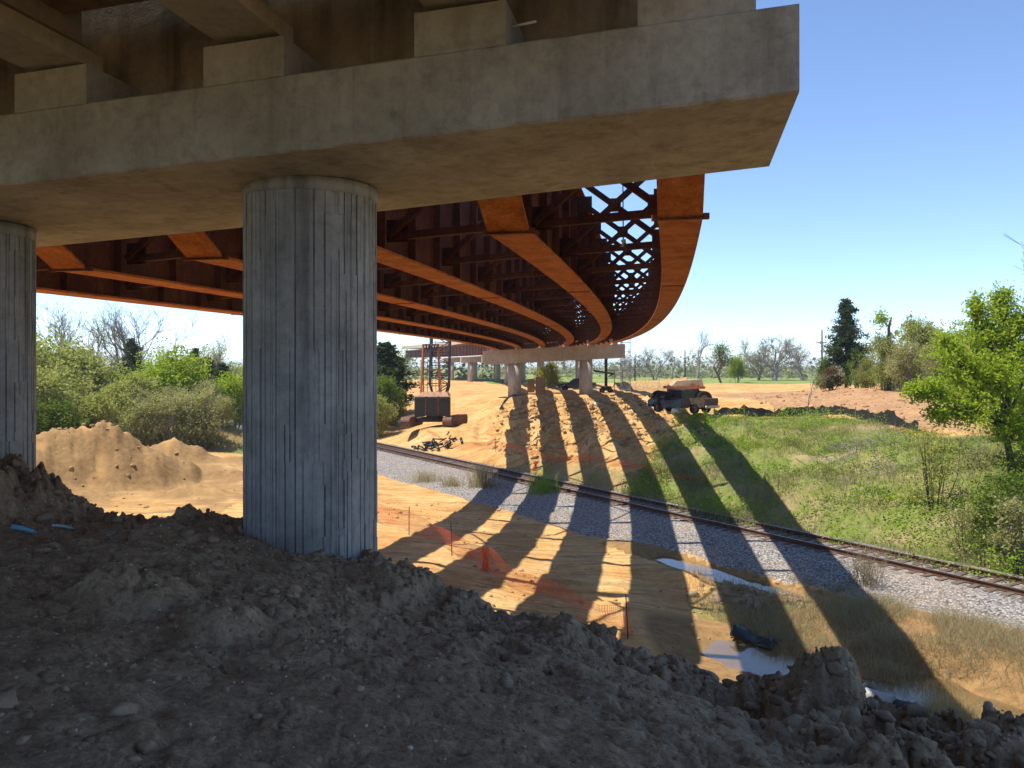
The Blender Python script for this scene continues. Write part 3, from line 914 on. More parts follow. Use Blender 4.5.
steel = empty('steel_girder_span', (2.88, 13.7, 2.53))
tag(steel, 'curved orange steel girder span without a deck, overhead behind the near pier', 'bridge span')
for i in range(NG):
    make_girder(steel, i * GS, -3.0, S_FAR + .2, (0.0, 12.2, 33.0, 58.0))
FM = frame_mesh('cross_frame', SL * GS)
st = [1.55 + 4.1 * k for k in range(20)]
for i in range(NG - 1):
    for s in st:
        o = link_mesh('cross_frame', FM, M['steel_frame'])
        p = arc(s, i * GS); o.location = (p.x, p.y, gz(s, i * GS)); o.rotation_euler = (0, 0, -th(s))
        under(o, steel)
for i in (0, 1, 2, 3, 4):
    for k in range(0, 19, 1):
        if i == 0 or (k + i) % 4: continue
        mb = MB(); lw = .20 if i == 0 else .09
        sa, sb = st[k], st[k + 1]
        a = arc(sa, i * GS + .25); b = arc(sb, (i + 1) * GS - .25); zt = GD - .32
        mb.bar((a.x, a.y, gz(sa, i * GS) + zt), (b.x, b.y, gz(sb, (i + 1) * GS) + zt), lw, .10)
        a = arc(sb, i * GS + .25); b = arc(sa, (i + 1) * GS - .25)
        mb.bar((a.x, a.y, gz(sb, i * GS) + zt - .12), (b.x, b.y, gz(sa, (i + 1) * GS) + zt - .12), lw, .10)
        under(mb.build('lateral_brace', M['steel_frame'], None), steel)

# rope left hanging in the outer bay
p = arc(2.6, 1.15)
mb = MB(); mb.tube([(p.x, p.y, gz(2.6, 1.15) + GD - .4), (p.x + .02, p.y, gz(2.6, 1.15) + 1.2), (p.x + .03, p.y + .02, gz(2.6, 1.15) + .1)], [.014, .012, .014], 6)
mb.tube([(p.x + .03, p.y + .02, gz(2.6, 1.15) + .12), (p.x + .06, p.y, gz(2.6, 1.15) - .05), (p.x - .03, p.y, gz(2.6, 1.15) - .02)], [.05, .04, .02], 6)
tag(mb.build('hanging_rope', M['pole']), 'thin rope with a frayed knot hanging between the two outer steel girders', 'rope')

# ------------------------------------------------------------------ far piers and the spans beyond
def smooth_pier(name, s, u0, u1, cols, depth, rcol, label, zoff=-.22, lab_mat='newconc', yaw_extra=0.0, chamf=.0, width=1.7):
    """u runs from girder 1 to the left"""
    c = arc(s, (u0 + u1) / 2); root = empty(name, (c.x, c.y, H(c.x, c.y)))
    tag(root, label, 'bridge pier')
    mb = MB(); vs = []; t = th(s) - yaw_extra
    g = arc(s, 0); cu = Vector((-math.cos(t), math.sin(t))); cv = Vector((math.sin(t), math.cos(t)))
    for h in (0, 1):
        for (u, v) in ((u0, -width / 2), (u1, -width / 2), (u1, width / 2), (u0, width / 2)):
            q = g + cu * u + cv * v
            vs.append((q.x, q.y, gz(s, u) + zoff - (0 if h else depth)))
    mb.add(vs, [(0, 3, 2, 1), (4, 5, 6, 7), (0, 1, 5, 4), (1, 2, 6, 5), (2, 3, 7, 6), (3, 0, 4, 7)])
    cap_ = under(mb.build('pier_cap', M[lab_mat], None), root)
    for u in cols:
        q = g + cu * u; zb = H(q.x, q.y) - .8; zt = gz(s, u) + zoff - depth + .05
        mb = MB(); mb.tube([(q.x, q.y, zb), (q.x, q.y, zt)], [rcol, rcol], 40)
        # dark weep stain that the photo shows on the face is part of the column surface
        under(mb.build('pier_column', M[lab_mat], None), root)
    return root, g, cu, cv

rt, g_, cu_, cv_ = smooth_pier('bridge_pier', S_FAR + .1, -1.2, 16.3, (3.55, 12.4), 1.72, .82, 'pale new concrete pier with a flat cap on the sandy hill')
for i in range(NG):
    q = g_ + cu_ * (i * GS)
    mb = MB(); mb.box((q.x, q.y, gz(S_FAR, i * GS) - .12), (.7, .7, .20))
    under(mb.build('bearing_pedestal', M['white'], None), rt)
mb = MB(); q = g_ + cu_ * 9.45 - cv_ * .852
vs = [(q.x + cu_.x * a - cv_.x * .003, q.y + cu_.y * a - cv_.y * .003, z) for a, z in ((-.05, 0), (.05, 0), (.05, 1), (-.05, 1))]
vs = [(x, y, gz(S_FAR, 9.45) - .22 - 1.72 + .05 + z * 1.62) for x, y, z in vs]
mb.add(vs, [(3, 2, 1, 0)]); under(mb.build('form_joint', M['stem'], None), rt)
# dark weep stains on the two columns
for u, h in ((3.55, .0), (12.4, .3)):
    q = g_ + cu_ * u; ztop = gz(S_FAR, u) - 1.9
    vs = []; fs = []; n = 9
    for k in range(n):
        f = k / (n - 1); wd = .05 + .17 * math.sin(math.pi * min(1, f * 1.1)) ** 1
        for sgn in (-1, 1):
            ang = math.pi * 1.5 + sgn * wd / .82 + .05 * math.sin(k * 1.7)
            vs.append((q.x + .826 * math.cos(ang), q.y + .826 * math.sin(ang), ztop - .9 - h - 2.3 * f))
    for k in range(n - 1): fs.append((2 * k, 2 * k + 1, 2 * k + 3, 2 * k + 2))
    under(MB().add(vs, fs).build('weep_stain', M['stem'], None), rt)

# the next spans, curving away to the left
nxt = empty('steel_girder_span', (*arc(S_FAR + 40, 7.5), 2.8))
tag(nxt, 'distant steel girder span beyond the pale far pier, curving away to the left', 'bridge span')
for i in range(NG):
    make_girder(nxt, i * GS, S_FAR + .45, 300, (), 6.0)
for i in range(NG - 1):
    for k in range(10):
        s = S_FAR + 6 + 6.5 * k
        o = link_mesh('cross_frame', FM, M['steel_frame'])
        p = arc(s, i * GS); o.location = (p.x, p.y, gz(s, i * GS)); o.rotation_euler = (0, 0, -th(s)); under(o, nxt)
st2 = girder_stations(S_FAR + 75, 300, 4)
mb = MB(); sweep(mb, st2, 7.5, lambda s: gz(s, 7.5) + GD + .05, lambda s: gz(s, 7.5) + GD + .28, 9.0)
under(mb.build('deck_slab', M['newconc'], None), nxt)
for w in (-1.35, 16.35):
    mb = MB(); sweep(mb, st2, w, lambda s: gz(s, 7.5) + GD + .283, lambda s: gz(s, 7.5) + GD + 1.2, .14)
    under(mb.build('parapet', M['newconc'], None), nxt)
smooth_pier('bridge_pier', S_FAR + 66, -6.2, 16.5, (-3.6, 4.4, 11.1), 1.5, .75, 'second concrete pier seen between the columns of the pale far pier')
smooth_pier('bridge_pier', S_FAR + 108, -1.2, 17.5, (1.5, 8.0, 15.0), 1.5, .75, 'distant concrete pier under the curving steel just right of the crane boom')
smooth_pier('bridge_pier', S_FAR + 142, -1.2, 17.5, (1.5, 8.0, 15.0), 1.5, .75, 'remotest concrete pier seen behind the lattice boom of the crane')
# ------------------------------------------------------------------ vegetation
def leaf_mesh(name, pts, size, rng, aspect=.55, up_bias=.25, jitter=.35):
    """one small folded-free leaf quad per point, random orientation"""
    n = len(pts); pts = np.asarray(pts)
    nrm = rng.normal(size=(n, 3)); nrm[:, 2] = np.abs(nrm[:, 2]) + up_bias
    nrm /= np.linalg.norm(nrm, axis=1)[:, None]
    t = rng.normal(size=(n, 3)); t -= nrm * (t * nrm).sum(1)[:, None]; t /= np.linalg.norm(t, axis=1)[:, None] + 1e-9
    b = np.cross(nrm, t)
    s = size * (1 + jitter * rng.uniform(-1, 1, n))[:, None]
    V = np.empty((n, 4, 3))
    V[:, 0] = pts - t * s; V[:, 1] = pts - b * s * aspect; V[:, 2] = pts + t * s; V[:, 3] = pts + b * s * aspect
    return fast_mesh(name, V.reshape(-1, 3), np.arange(n * 4).reshape(-1, 4))

def grow(mb, p, d, L, r, depth, rng, tips, spread=.6, lift=.25, kids=(3, 4), taper=.62, nseg=4, sides=6, minr=.004, wob=.12):
    pts = [Vector(p)]; rs = [r]; d = Vector(d).normalized()
    for k in range(nseg):
        d = (d + Vector((rng.normal() * wob, rng.normal() * wob, rng.normal() * wob * .6 + lift * .12))).normalized()
        pts.append(pts[-1] + d * (L / nseg)); rs.append(max(minr, r * (1 - (1 - taper) * (k + 1) / nseg)))
    mb.tube(pts, rs, sides, False)
    if depth == 0:
        tips.append((pts[-1], d, L)); tips.append((pts[-2], d, L)); return
    nk = int(rng.integers(kids[0], kids[1] + 1))
    for k in range(nk):
        f = .45 + .55 * (k + rng.uniform(.2, .8)) / nk if k < nk - 1 else 1.0
        i = min(nseg, max(1, int(round(f * nseg)))); q = pts[i]
        ax = Vector(rng.normal(size=3)); ax = (ax - d * ax.dot(d)).normalized()
        nd = (d + ax * spread * rng.uniform(.6, 1.3) + Vector((0, 0, lift * .5))).normalized()
        grow(mb, q, nd, L * rng.uniform(.55, .8), max(minr, rs[i] * rng.uniform(.55, .75)), depth - 1, rng, tips, spread, lift, kids, taper, max(2, nseg - 1), max(3, sides - 1), minr, wob)

def clumps(tips, per, sig, rng):
    c = np.array([tuple(t[0]) for t in tips])
    P = np.repeat(c, per, axis=0) + rng.normal(size=(len(c) * per, 3)) * np.array([sig, sig, sig * .7])
    return P

def tree_proto(name, seed, h, mat_l, mat_b, leaf, per, sig, depth=3, trunk_r=.16, spread=.7, trunk_f=.3, stems=1, kids=(3, 4), lift=.25, lean=.15, extra=None, minr=.006, wob=.13):
    """a tree h metres tall: trunk and limbs as one mesh, crown of small leaves as another"""
    rng = np.random.default_rng(seed); mb = MB(); tips = []
    for s in range(stems):
        a = 2 * math.pi * (s + rng.uniform(0, .6)) / stems; ln = lean * (1 if stems == 1 else 1.8)
        d = Vector((math.cos(a) * ln, math.sin(a) * ln, 1))
        grow(mb, (0.12 * math.cos(a) * (stems > 1), .12 * math.sin(a) * (stems > 1), -.25), d, h * trunk_f * rng.uniform(.9, 1.1) * (1 if stems == 1 else 1.1), trunk_r, depth, rng, tips, spread, lift, kids, .7, 5, 7, minr, wob)
    zmax = max(t[0].z for t in tips)
    k = h / zmax
    P = clumps(tips, per, sig / k, rng) if per else None
    if extra is not None: P = np.concatenate([P, extra(rng) / k])
    root = empty(name)
    tm = mb.mesh('trunk'); tm.transform(Matrix.Scale(k, 4))
    link_mesh('trunk', tm, mat_b, root)
    if per:
        link_mesh('crown', leaf_mesh('crown', P * k, leaf, rng), mat_l, root)
    root['_h'] = h
    return root

def shrub_proto(name, seed, h, w, mat_l, mat_b, leaf, n, lobes=9, stems=7, low=.1, sr=1.0):
    """bushy many-stemmed shrub with lobes of foliage and open gaps"""
    rng = np.random.default_rng(seed); mb = MB(); P = []
    for s in range(stems):
        a = rng.uniform(0, 2 * math.pi); rr = rng.uniform(.1, .85) * w / 2
        top = Vector((math.cos(a) * rr, math.sin(a) * rr, h * rng.uniform(.5, .97)))
        base = Vector((math.cos(a) * rr * .35, math.sin(a) * rr * .35, -.2))
        mid = base.lerp(top, .5) + Vector(rng.normal(size=3)) * .12 * w * .3
        mb.tube([base, base.lerp(mid, .5), mid, top], [.07 * sr, .055 * sr, .04 * sr, .012 * sr], 5, False)
        for q in range(3):
            e = mid.lerp(top, rng.uniform(0, .8)); o = e + Vector((rng.normal() * w * .14, rng.normal() * w * .14, rng.uniform(.1, .3) * h))
            mb.tube([e, e.lerp(o, .5), o], [.025 * sr, .018 * sr, .006 * sr], 4, False)
    for l in range(lobes):
        a = rng.uniform(0, 2 * math.pi); f = rng.uniform(0, 1)
        zc = h * (low + (.86 - low) * f); rr = w / 2 * math.sqrt(rng.uniform(.02, 1)) * (1.02 - .65 * f ** 1.6) * .78
        c = np.array([math.cos(a) * rr, math.sin(a) * rr, zc]); R = w * rng.uniform(.15, .27)
        m = int(n / lobes)
        u = rng.normal(size=(m, 3)); u /= np.linalg.norm(u, axis=1)[:, None]
        q = R * np.abs(rng.uniform(.25, 1, m)) ** .45
        pts = c + u * q[:, None] * np.array([1, 1, .8]) * (1 + .22 * rng.normal(size=(m, 1)))
        # sub-clumping: pull leaves to random sprigs
        spr = c + (rng.normal(size=(28, 3)) / 1.6) * R * np.array([1, 1, .8])
        idx = rng.integers(0, 28, m)
        pts = np.where(rng.random((m, 1)) < .6, spr[idx] + rng.normal(size=(m, 3)) * R * .16, pts)
        P.append(pts)
    P = np.concatenate(P); P = P[P[:, 2] > .05]
    P[:, 2] *= h / np.percentile(P[:, 2], 99.7)
    root = empty(name)
    mb.build('trunk', mat_b, root)
    link_mesh('crown', leaf_mesh('crown', P, leaf, rng), mat_l, root)
    root['_h'] = h
    return root

def cedar_proto(name, seed, h, w, n, mat_l=None):
    rng = np.random.default_rng(seed); mb = MB()
    mb.tube([(0, 0, -.3), (.04, 0, h * .3), (-.03, .02, h * .65), (0, 0, h * .99)], [.17, .13, .08, .012], 8, False)
    P = []; k = 0
    z = h * .22
    while z < h * .98:
        f = (z - h * .22) / (h * .78)
        R = w / 2 * (1 - f) ** .75 * (.62 + .38 * min(1, f * 5)) * rng.uniform(.45, 1.25) + .15
        for b in range(int(rng.integers(4, 8))):
            a = rng.uniform(0, 2 * math.pi); L = R * rng.uniform(.6, 1.12)
            tip = Vector((math.cos(a) * L, math.sin(a) * L, z + L * rng.uniform(-.05, .35)))
            mb.tube([(0, 0, z), Vector((0, 0, z)).lerp(tip, .5) + Vector((0, 0, -.05 * L)), tip], [.035, .025, .008], 4, False)
            m = int(n * L / (w * 34))
            t = rng.uniform(.25, 1.05, m)[:, None]
            q = np.array([0, 0, z]) * (1 - t) + np.array(tip) * t
            P.append(q + rng.normal(size=(m, 3)) * np.array([.2, .2, .16]) * (.6 + .25 * L))
        z += h * .024
    root = empty(name); mb.build('trunk', M['bark_dark'], root)
    P = np.concatenate(P)
    link_mesh('crown', leaf_mesh('crown', P, .12, rng, .5), mat_l or M['leaf_dark'], root)
    root['_h'] = h
    return root

PROTO = {}
PROTO['olive'] = [shrub_proto('olive_shrub', 21, 7.5, 7.0, M['leaf_olive'], M['bark'], .125, 13000, 17, 12), shrub_proto('olive_shrub', 22, 7.0, 6.0, M['leaf_olive'], M['bark'], .12, 11000, 14, 12)]
PROTO['tan'] = [shrub_proto('pale_shrub', 23, 6.5, 6.0, M['leaf_tan'], M['bark_pale'], .11, 10000, 15, 16), shrub_proto('pale_shrub', 24, 6.0, 5.0, M['leaf_tan'], M['bark_pale'], .11, 7500, 12, 16)]
PROTO['bright'] = [tree_proto('green_tree', 31, 9.0, M['leaf_bright'], M['bark'], .14, 9, .55, 3, .17, .75, .34, 1, (4, 5)), shrub_proto('green_tree', 32, 8.0, 7.0, M['leaf_bright'], M['bark'], .14, 11000, 16, 8, .2)]
PROTO['mid'] = [shrub_proto('leafy_shrub', 33, 6.0, 5.0, M['leaf_mid'], M['bark'], .12, 8500, 13, 9), tree_proto('leafy_tree', 34, 9.0, M['leaf_mid'], M['bark'], .15, 10, .6, 3, .16, .75, .3, 1, (4, 5))]
PROTO['cedar'] = [cedar_proto('cedar_tree', 41, 10, 5.6, 17000), cedar_proto('cedar_tree', 42, 8, 3.6, 11000)]
PROTO['bare'] = [tree_proto('bare_tree', 51, 13, None, M['bark_bare'], 0, 0, 0, 5, .19, .58, .25, 1, (3, 4), .30, .1, None, .009, .13),
                 tree_proto('bare_tree', 52, 12, None, M['bark_bare'], 0, 0, 0, 5, .15, .68, .22, 2, (3, 4), .25, .3, None, .009, .15),
                 tree_proto('bare_tree', 57, 11, None, M['bark_bare'], 0, 0, 0, 5, .22, .85, .20, 1, (4, 4), .12, .1, None, .012, .18)]
PROTO['budding'] = [tree_proto('budding_tree', 53, 11, M['leaf_tan'], M['bark_bare'], .09, 4, .45, 4, .15, .6, .23, 2, (3, 5), .25, .2, None, .010, .15)]
PROTO['red'] = [shrub_proto('red_brown_shrub', 61, 3.0, 2.8, M['leaf_red'], M['bark'], .10, 3500, 8, 8)]
USED = set(); ALLP = []
for k, L in PROTO.items():
    for p in L: ALLP.append(p)

def plant(kind, var, x, y, h, label, cat='tree', group=None, rz=None, sx=1.0, sink=0.0):
    src = PROTO[kind][var]
    key = (kind, var)
    if key in USED: o = copy_tree(src)
    else: o = src; USED.add(key)
    s = h / src['_h'] 
    o.location = (x, y, H(x, y) - sink); o.rotation_euler = (0, 0, random.uniform(0, 6.28) if rz is None else rz)
    o.scale = (s * sx, s * sx, s)
    for kk in ('label', 'category', 'group'):
        if kk in o: del o[kk]
    tag(o, label, cat, group)
    return o

def plant_px(kind, var, px, Y, top, label, cat='tree', group=None, sx=1.0, rz=None, sink=0.0):
    x = (px - 512) / F * Y
    h = (366 - top) / F * Y - H(x, Y) + sink
    return plant(kind, var, x, Y, h, label, cat, group, rz, sx, sink)

# ---- thicket behind the sand heap on the left
G1_ = 'olive shrubs of the left thicket'
L1_ = 'olive green shrub massed in the thicket behind the sand heap on the left'
for px, Y, top, v in ((38, 62, 366, 0), (66, 66, 360, 1), (92, 63, 392, 0), (118, 68, 376, 1), (20, 70, 344, 0), (52, 76, 332, 1), (84, 78, 344, 0), (110, 79, 362, 1), (4, 64, 380, 1), (136, 76, 374, 0)):
    plant_px('olive', v, px, Y, top, L1_, 'shrub', G1_)
G2_ = 'pale shrubs of the left thicket'
L2_ = 'pale straw green many stemmed shrub at the front of the left thicket'
for px, Y, top, v in ((140, 67, 398, 0), (162, 68, 396, 1), (182, 70, 392, 0), (202, 71, 390, 1), (222, 74, 396, 0), (150, 72, 390, 1), (176, 75, 386, 0), (206, 78, 380, 1)):
    plant_px('tan', v, px, Y, top, L2_, 'shrub', G2_)
plant_px('bright', 1, 178, 82, 346, 'broad fresh green tree standing behind the pale shrubs, left of the near column')
plant_px('bright', 1, 156, 80, 360, 'low fresh green tree just right of the dark cedar on the left', sx=1.1)
plant_px('bright', 1, 232, 84, 372, 'fresh green bush beside the left edge of the near fluted column', 'shrub', sx=.9)
plant_px('bright', 1, 236, 110, 363, 'small far fresh green bush half hidden by the near fluted column', 'shrub', sx=1.1)
plant_px('bright', 0, 36, 88, 318, 'yellow green tree rising beside the leftmost fluted column')
plant_px('budding', 0, 66, 98, 312, 'straw coloured budding tree above the left thicket near the leftmost column')
plant_px('budding', 0, 196, 104, 334, 'thin budding tree behind the broad fresh green tree on the left')
plant_px('cedar', 0, 132, 94, 337, 'dark cedar in front of the bare tree above the left thicket')
plant_px('cedar', 1, 195, 92, 347, 'slim dark twin topped cedar right of the broad green tree on the left', sx=.9)
plant_px('cedar', 1, 208, 93, 356, 'short dark cedar second from the near column in the left thicket', sx=1.2)
plant_px('cedar', 1, 222, 92, 362, 'smallest dark cedar nearest the fluted column in the left thicket', sx=1.5)
plant_px('mid', 0, 60, 60, 398, 'dark leaved shrub in the shade at the left foot of the thicket', 'shrub')
plant_px('mid', 0, 30, 58, 400, 'dark leaved shrub beside the leftmost column at the foot of the thicket', 'shrub')
plant_px('bare', 0, 118, 104, 300, 'bare tree with a forked trunk above the middle of the left thicket', sx=1.05)
plant_px('bare', 1, 146, 108, 302, 'bare tree with steep limbs right of the dark cedar on the left', rz=1.0)
plant_px('bare', 1, 52, 108, 296, 'bare tree leaning above the leftmost fluted column', rz=2.2)
plant_px('bare', 0, 214, 160, 352, 'small distant bare tree just left of the near fluted column')
# ---- right of the near column
plant_px('cedar', 1, 386, 98, 341, 'dark juniper right of the near fluted column beyond the railway', sx=1.9)
plant_px('mid', 1, 398, 112, 356, 'mid green tree behind the dark juniper left of the crane')
plant_px('bright', 1, 381, 112, 346, 'light green tree top behind the juniper beside the near column')
plant_px('mid', 0, 384, 92, 374, 'leafy shrub in front of the juniper beside the near column', 'shrub')
plant_px('olive', 1, 380, 88, 392, 'olive shrub low on the bank between the near column and the crane', 'shrub', sx=.9)
plant_px('olive', 0, 395, 106, 378, 'round olive shrub on the sandy bank left of the crane', 'shrub', sx=.8)
# ---- far trees beyond the bench
plant_px('bare', 0, 697, 205, 327, 'tall bare tree behind the pickup left of the round green tree')
plant_px('bare', 1, 655, 225, 343, 'wide bare tree behind the left utility pole near the pale pier', sx=1.2)
plant_px('bare', 0, 672, 240, 347, 'smaller bare tree between the two thin utility poles')
plant_px('bare', 1, 630, 260, 352, 'faint bare tree just right of the pale far pier cap')
plant_px('bare', 2, 775, 190, 332, 'spreading bare tree, the broadest, in the middle of the field edge', sx=1.3, rz=.5)
plant_px('budding', 0, 760, 200, 336, 'budding tree with a pale green haze beside the broadest bare tree', sx=1.2)
plant_px('bare', 2, 803, 205, 342, 'bare tree at the right end of the row along the field edge', sx=1.1)
plant_px('bare', 0, 742, 260, 348, 'faint bare tree behind the round green tree at the field edge')
plant_px('mid', 1, 722, 165, 343, 'round leafy green tree at the edge of the sandy bench behind the pickup', sx=1.15)
plant_px('bright', 1, 737, 168, 356, 'lower light green tree attached to the right of the round leafy tree', sx=.95)
plant_px('olive', 1, 548, 130, 360, 'grey green willow like bush between the columns of the pale far pier', 'shrub', sx=1.1)
plant_px('budding', 0, 556, 150, 357, 'thin budding bush behind the willow like bush under the pale cap', sx=1.2)
# ---- group on the red bank to the right
plant_px('cedar', 0, 846, 86, 297, 'tall dark cedar standing alone on the red dirt bank', rz=.4, sx=1.02)
plant_px('mid', 0, 858, 84, 350, 'light leaved shrub against the right side of the tall cedar', 'shrub', sx=.9)
plant_px('red', 0, 833, 83, 366, 'red brown shrub at the left foot of the tall cedar', 'shrub')
plant_px('cedar', 1, 829, 82, 379, 'small dark cedar bush on the crest below the utility pole', 'shrub', sx=2.2)
plant_px('mid', 0, 824, 88, 356, 'thin green bush in front of the utility pole with a crossarm', 'shrub', sx=.7)
plant_px('olive', 0, 884, 80, 334, 'olive shrub around the broken trunk on the red bank', 'shrub', sx=.75)
plant_px('olive', 1, 866, 82, 356, 'low olive shrub between the cedar and the broken trunk', 'shrub', sx=.9)
plant_px('olive', 0, 922, 82, 317, 'tallest olive shrub on the red bank left of the bright green tree', 'shrub', sx=.85)
plant_px('tan', 0, 905, 76, 340, 'straw green shrub with pale stems on the crest of the red bank', 'shrub', sx=.8)
plant_px('olive', 1, 948, 74, 328, 'olive shrub partly behind the bright green tree on the right', 'shrub')
plant_px('tan', 1, 934, 68, 352, 'pale shrub at the foot of the olive shrubs beside the bright green tree', 'shrub')
plant_px('olive', 0, 985, 70, 322, 'olive shrub hidden behind the crown of the bright green tree', 'shrub')
plant_px('bare', 0, 1062, 60, 225, 'bare tree whose twigs reach in at the right edge above the bright green tree', rz=2.0, sx=1.25)
# broken trunk with a sprig of leaves
Y = 80; x = (889 - 512) / F * Y; zb = H(x, Y)
root = empty('broken_trunk', (x, Y, zb)); tag(root, 'dead broken trunk with one leafy sprig standing on the red bank', 'tree')
zt = (366 - 317) / F * Y - zb
mb = MB(); mb.tube([(0, 0, -.4), (.05, 0, zt * .5), (.0, .05, zt * .85), (.25, 0, zt)], [.22, .18, .15, .09], 8); mb.tube([(.02, 0, zt * .86), (-.5, 0, zt * .93), (-.75, 0, zt * 1.0)], [.08, .05, .02], 6)
mb.build('trunk', M['bark'], root)
rg = np.random.default_rng(5)
link_mesh('crown', leaf_mesh('crown', np.array([-.8, 0, zt * .97]) + rg.normal(size=(420, 3)) * np.array([.42, .4, .5]), .14, rg), M['leaf_bright'], root)

# ---- the bright green tree on the right, nearer than the rest
x0, y0 = 22.4, 36.0
root = empty('green_tree', (x0, y0, H(x0, y0)))
rg = np.random.default_rng(77); mb = MB(); LV = []; z0_ = H(x0, y0)
lobes_ = [(985, 330, 27, .2), (1012, 312, 26, .4), (955, 362, 27, -.3), (930, 392, 19, -.8), (1000, 372, 34, -.6), (970, 408, 26, -.9), (1034, 345, 34, .3), (940, 414, 13, -.9),
          (1012, 425, 24, -.6), (1046, 405, 34, .2), (914, 391, 10, -.9), (975, 304, 12, .3), (1000, 345, 30, .9), (965, 385, 25, .8), (1040, 440, 26, .6), (1060, 320, 25, 0), (1000, 296, 12, .5), (945, 340, 12, .2)]
fork = Vector((-.25, 0, 2.9))
mb.tube([(0, 0, -.4), (.08, 0, 1.2), (-.1, 0, 2.2), fork], [.19, .16, .14, .12], 9, False)
for (px, py, rp_, dy) in lobes_:
    Yl = y0 + dy * 1.8; c = Vector(((px - 512) / F * Yl - x0, dy * 1.8, (366 - py) / F * Yl - z0_)); R = rp_ / F * Yl
    m0 = fork.lerp(c, .5) + Vector(rg.normal(size=3)) * .2 + Vector((0, 0, .15))
    mb.tube([fork, m0, c], [.085, .055, .02], 6, False)
    nb = int(36 * (R / 1.1) ** 1.3) + 10
    for q in range(nb):
        dr = rg.normal(size=3); dr /= np.linalg.norm(dr); tip = c + Vector(dr) * R * rg.uniform(.55, 1.1)
        st_ = m0.lerp(c, rg.uniform(.3, 1)); md_ = st_.lerp(tip, .5) + Vector((0, 0, .08))
        mb.tube([st_, md_, tip], [.02, .013, .004], 4, False)
        m = 46; t = rg.uniform(.35, 1.05, m)[:, None]
        LV.append(np.array(st_) * (1 - t) + np.array(tip) * t + rg.normal(size=(m, 3)) * np.array([.15, .15, .11]))
mb.build('trunk', M['bark_dark'], root)
link_mesh('crown', leaf_mesh('crown', np.concatenate(LV), .075, rg, .55, .25), M['leaf_bright'], root)
tag(root, 'large bright yellow green tree on the bank at the right edge', 'tree')
def near_shrub(seed, px, Y, top, w, mat_, n, label, leaf=.06, bark='bark'):
    x = (px - 512) / F * Y; z = H(x, Y); h = (366 - top) / F * Y - z
    r = shrub_proto('bank_shrub', seed, h, w, M[mat_], M[bark], leaf, n, 12, 13, .1, .42)
    r.location = (x, Y, z); del r['_h']; tag(r, label, 'shrub'); return r
near_shrub(81, 1010, 31.5, 470, 3.4, 'leaf_mid', 6500, 'dark tangled shrub beside the rails below the bright green tree')
near_shrub(82, 968, 32.5, 500, 2.6, 'leaf_tan', 2600, 'thin brownish shrub left of the dark tangled shrub beside the rails')
near_shrub(83, 912, 38.0, 508, 2.2, 'leaf_bright', 2600, 'low fresh green weed bush just behind the rails on the bank')
near_shrub(84, 934, 37.0, 432, 3.0, 'leaf_olive', 1700, 'tall sparse sapling clump with bare stems on the grassy bank', .06, 'bark_dark')
near_shrub(85, 858, 40.0, 515, 1.8, 'leaf_olive', 1100, 'small dry bush close behind the rails in the middle of the bank')
near_shrub(86, 1030, 34.0, 440, 3.2, 'leaf_mid', 5200, 'shady shrub against the trunk of the bright green tree')
near_shrub(87, 985, 40.0, 440, 3.4, 'leaf_tan', 1900, 'pale brush behind the sapling clump on the bank under the green tree')
near_shrub(88, 1008, 46.0, 372, 4.6, 'leaf_bright', 6000, 'fresh green shrub filling the space behind the trunk of the bright green tree', .08)
near_shrub(89, 1022, 29.5, 498, 2.4, 'leaf_tan', 3600, 'straw coloured scrub nearest the rails at the right edge')
near_shrub(90, 952, 44.0, 440, 2.6, 'leaf_olive', 2600, 'olive scrub under the left side of the bright green tree', .07)
# dry reeds growing up through the ballast edge
for k, (px, Y, top, w) in enumerate(((866, 28.5, 545, 1.1), (838, 28.0, 590, 1.0))):
    x = (px - 512) / F * Y; z = H(x, Y); h = (366 - top) / F * Y - z
    rg = np.random.default_rng(90 + k); mb = MB()
    for i in range(70):
        a = rg.uniform(0, 6.28); rr = rg.uniform(0, w / 2); b = Vector((math.cos(a) * rr, math.sin(a) * rr, -.1))
        t_ = b + Vector((rg.normal() * .25, rg.normal() * .25, h * rg.uniform(.5, 1)))
        mb.tube([b, b.lerp(t_, .5) + Vector((rg.normal() * .05, rg.normal() * .05, 0)), t_], [.009, .008, .003], 3, False)
        for q in range(4):
            e = b.lerp(t_, rg.uniform(.4, .95)); mb.tube([e, e + Vector((rg.normal() * .2, rg.normal() * .2, rg.uniform(.05, .3)))], [.005, .002], 3, False)
    o = mb.build('dry_bush', M['straw']); o.location = (x, Y, z)
    tag(o, ('tall brown dry bush in front of the rails inside the widest shadow' if k == 0 else 'shorter brown dry bush beside the tall one at the edge of the ballast'), 'bush')

# ---- ground cover nobody could count
def blades(name, xs, ys, h, w, rng, lean=.45):
    n = len(xs); z, _, _ = terrain(xs, ys)
    a = rng.uniform(0, 2 * math.pi, n); hh = h * rng.uniform(.45, 1.25, n); ln = lean * hh * rng.uniform(.2, 1.2, n)
    b = rng.uniform(0, 2 * math.pi, n)
    P = np.stack([xs, ys, z - .03], 1); sx = np.stack([np.cos(a), np.sin(a), 0 * a], 1) * (w * rng.uniform(.6, 1.4, n))[:, None]
    mid = P + np.stack([np.cos(b) * ln * .35, np.sin(b) * ln * .35, hh * .6], 1); top = P + np.stack([np.cos(b) * ln, np.sin(b) * ln, hh], 1)
    V = np.stack([P - sx, P + sx, mid - sx * .7, mid + sx * .7, top - sx * .12, top + sx * .12], 1).reshape(-1, 3)
    q = np.array([[0, 1, 3, 2], [2, 3, 5, 4]])
    return fast_mesh(name, V, (q[None] + (np.arange(n) * 6)[:, None, None]).reshape(-1, 4))

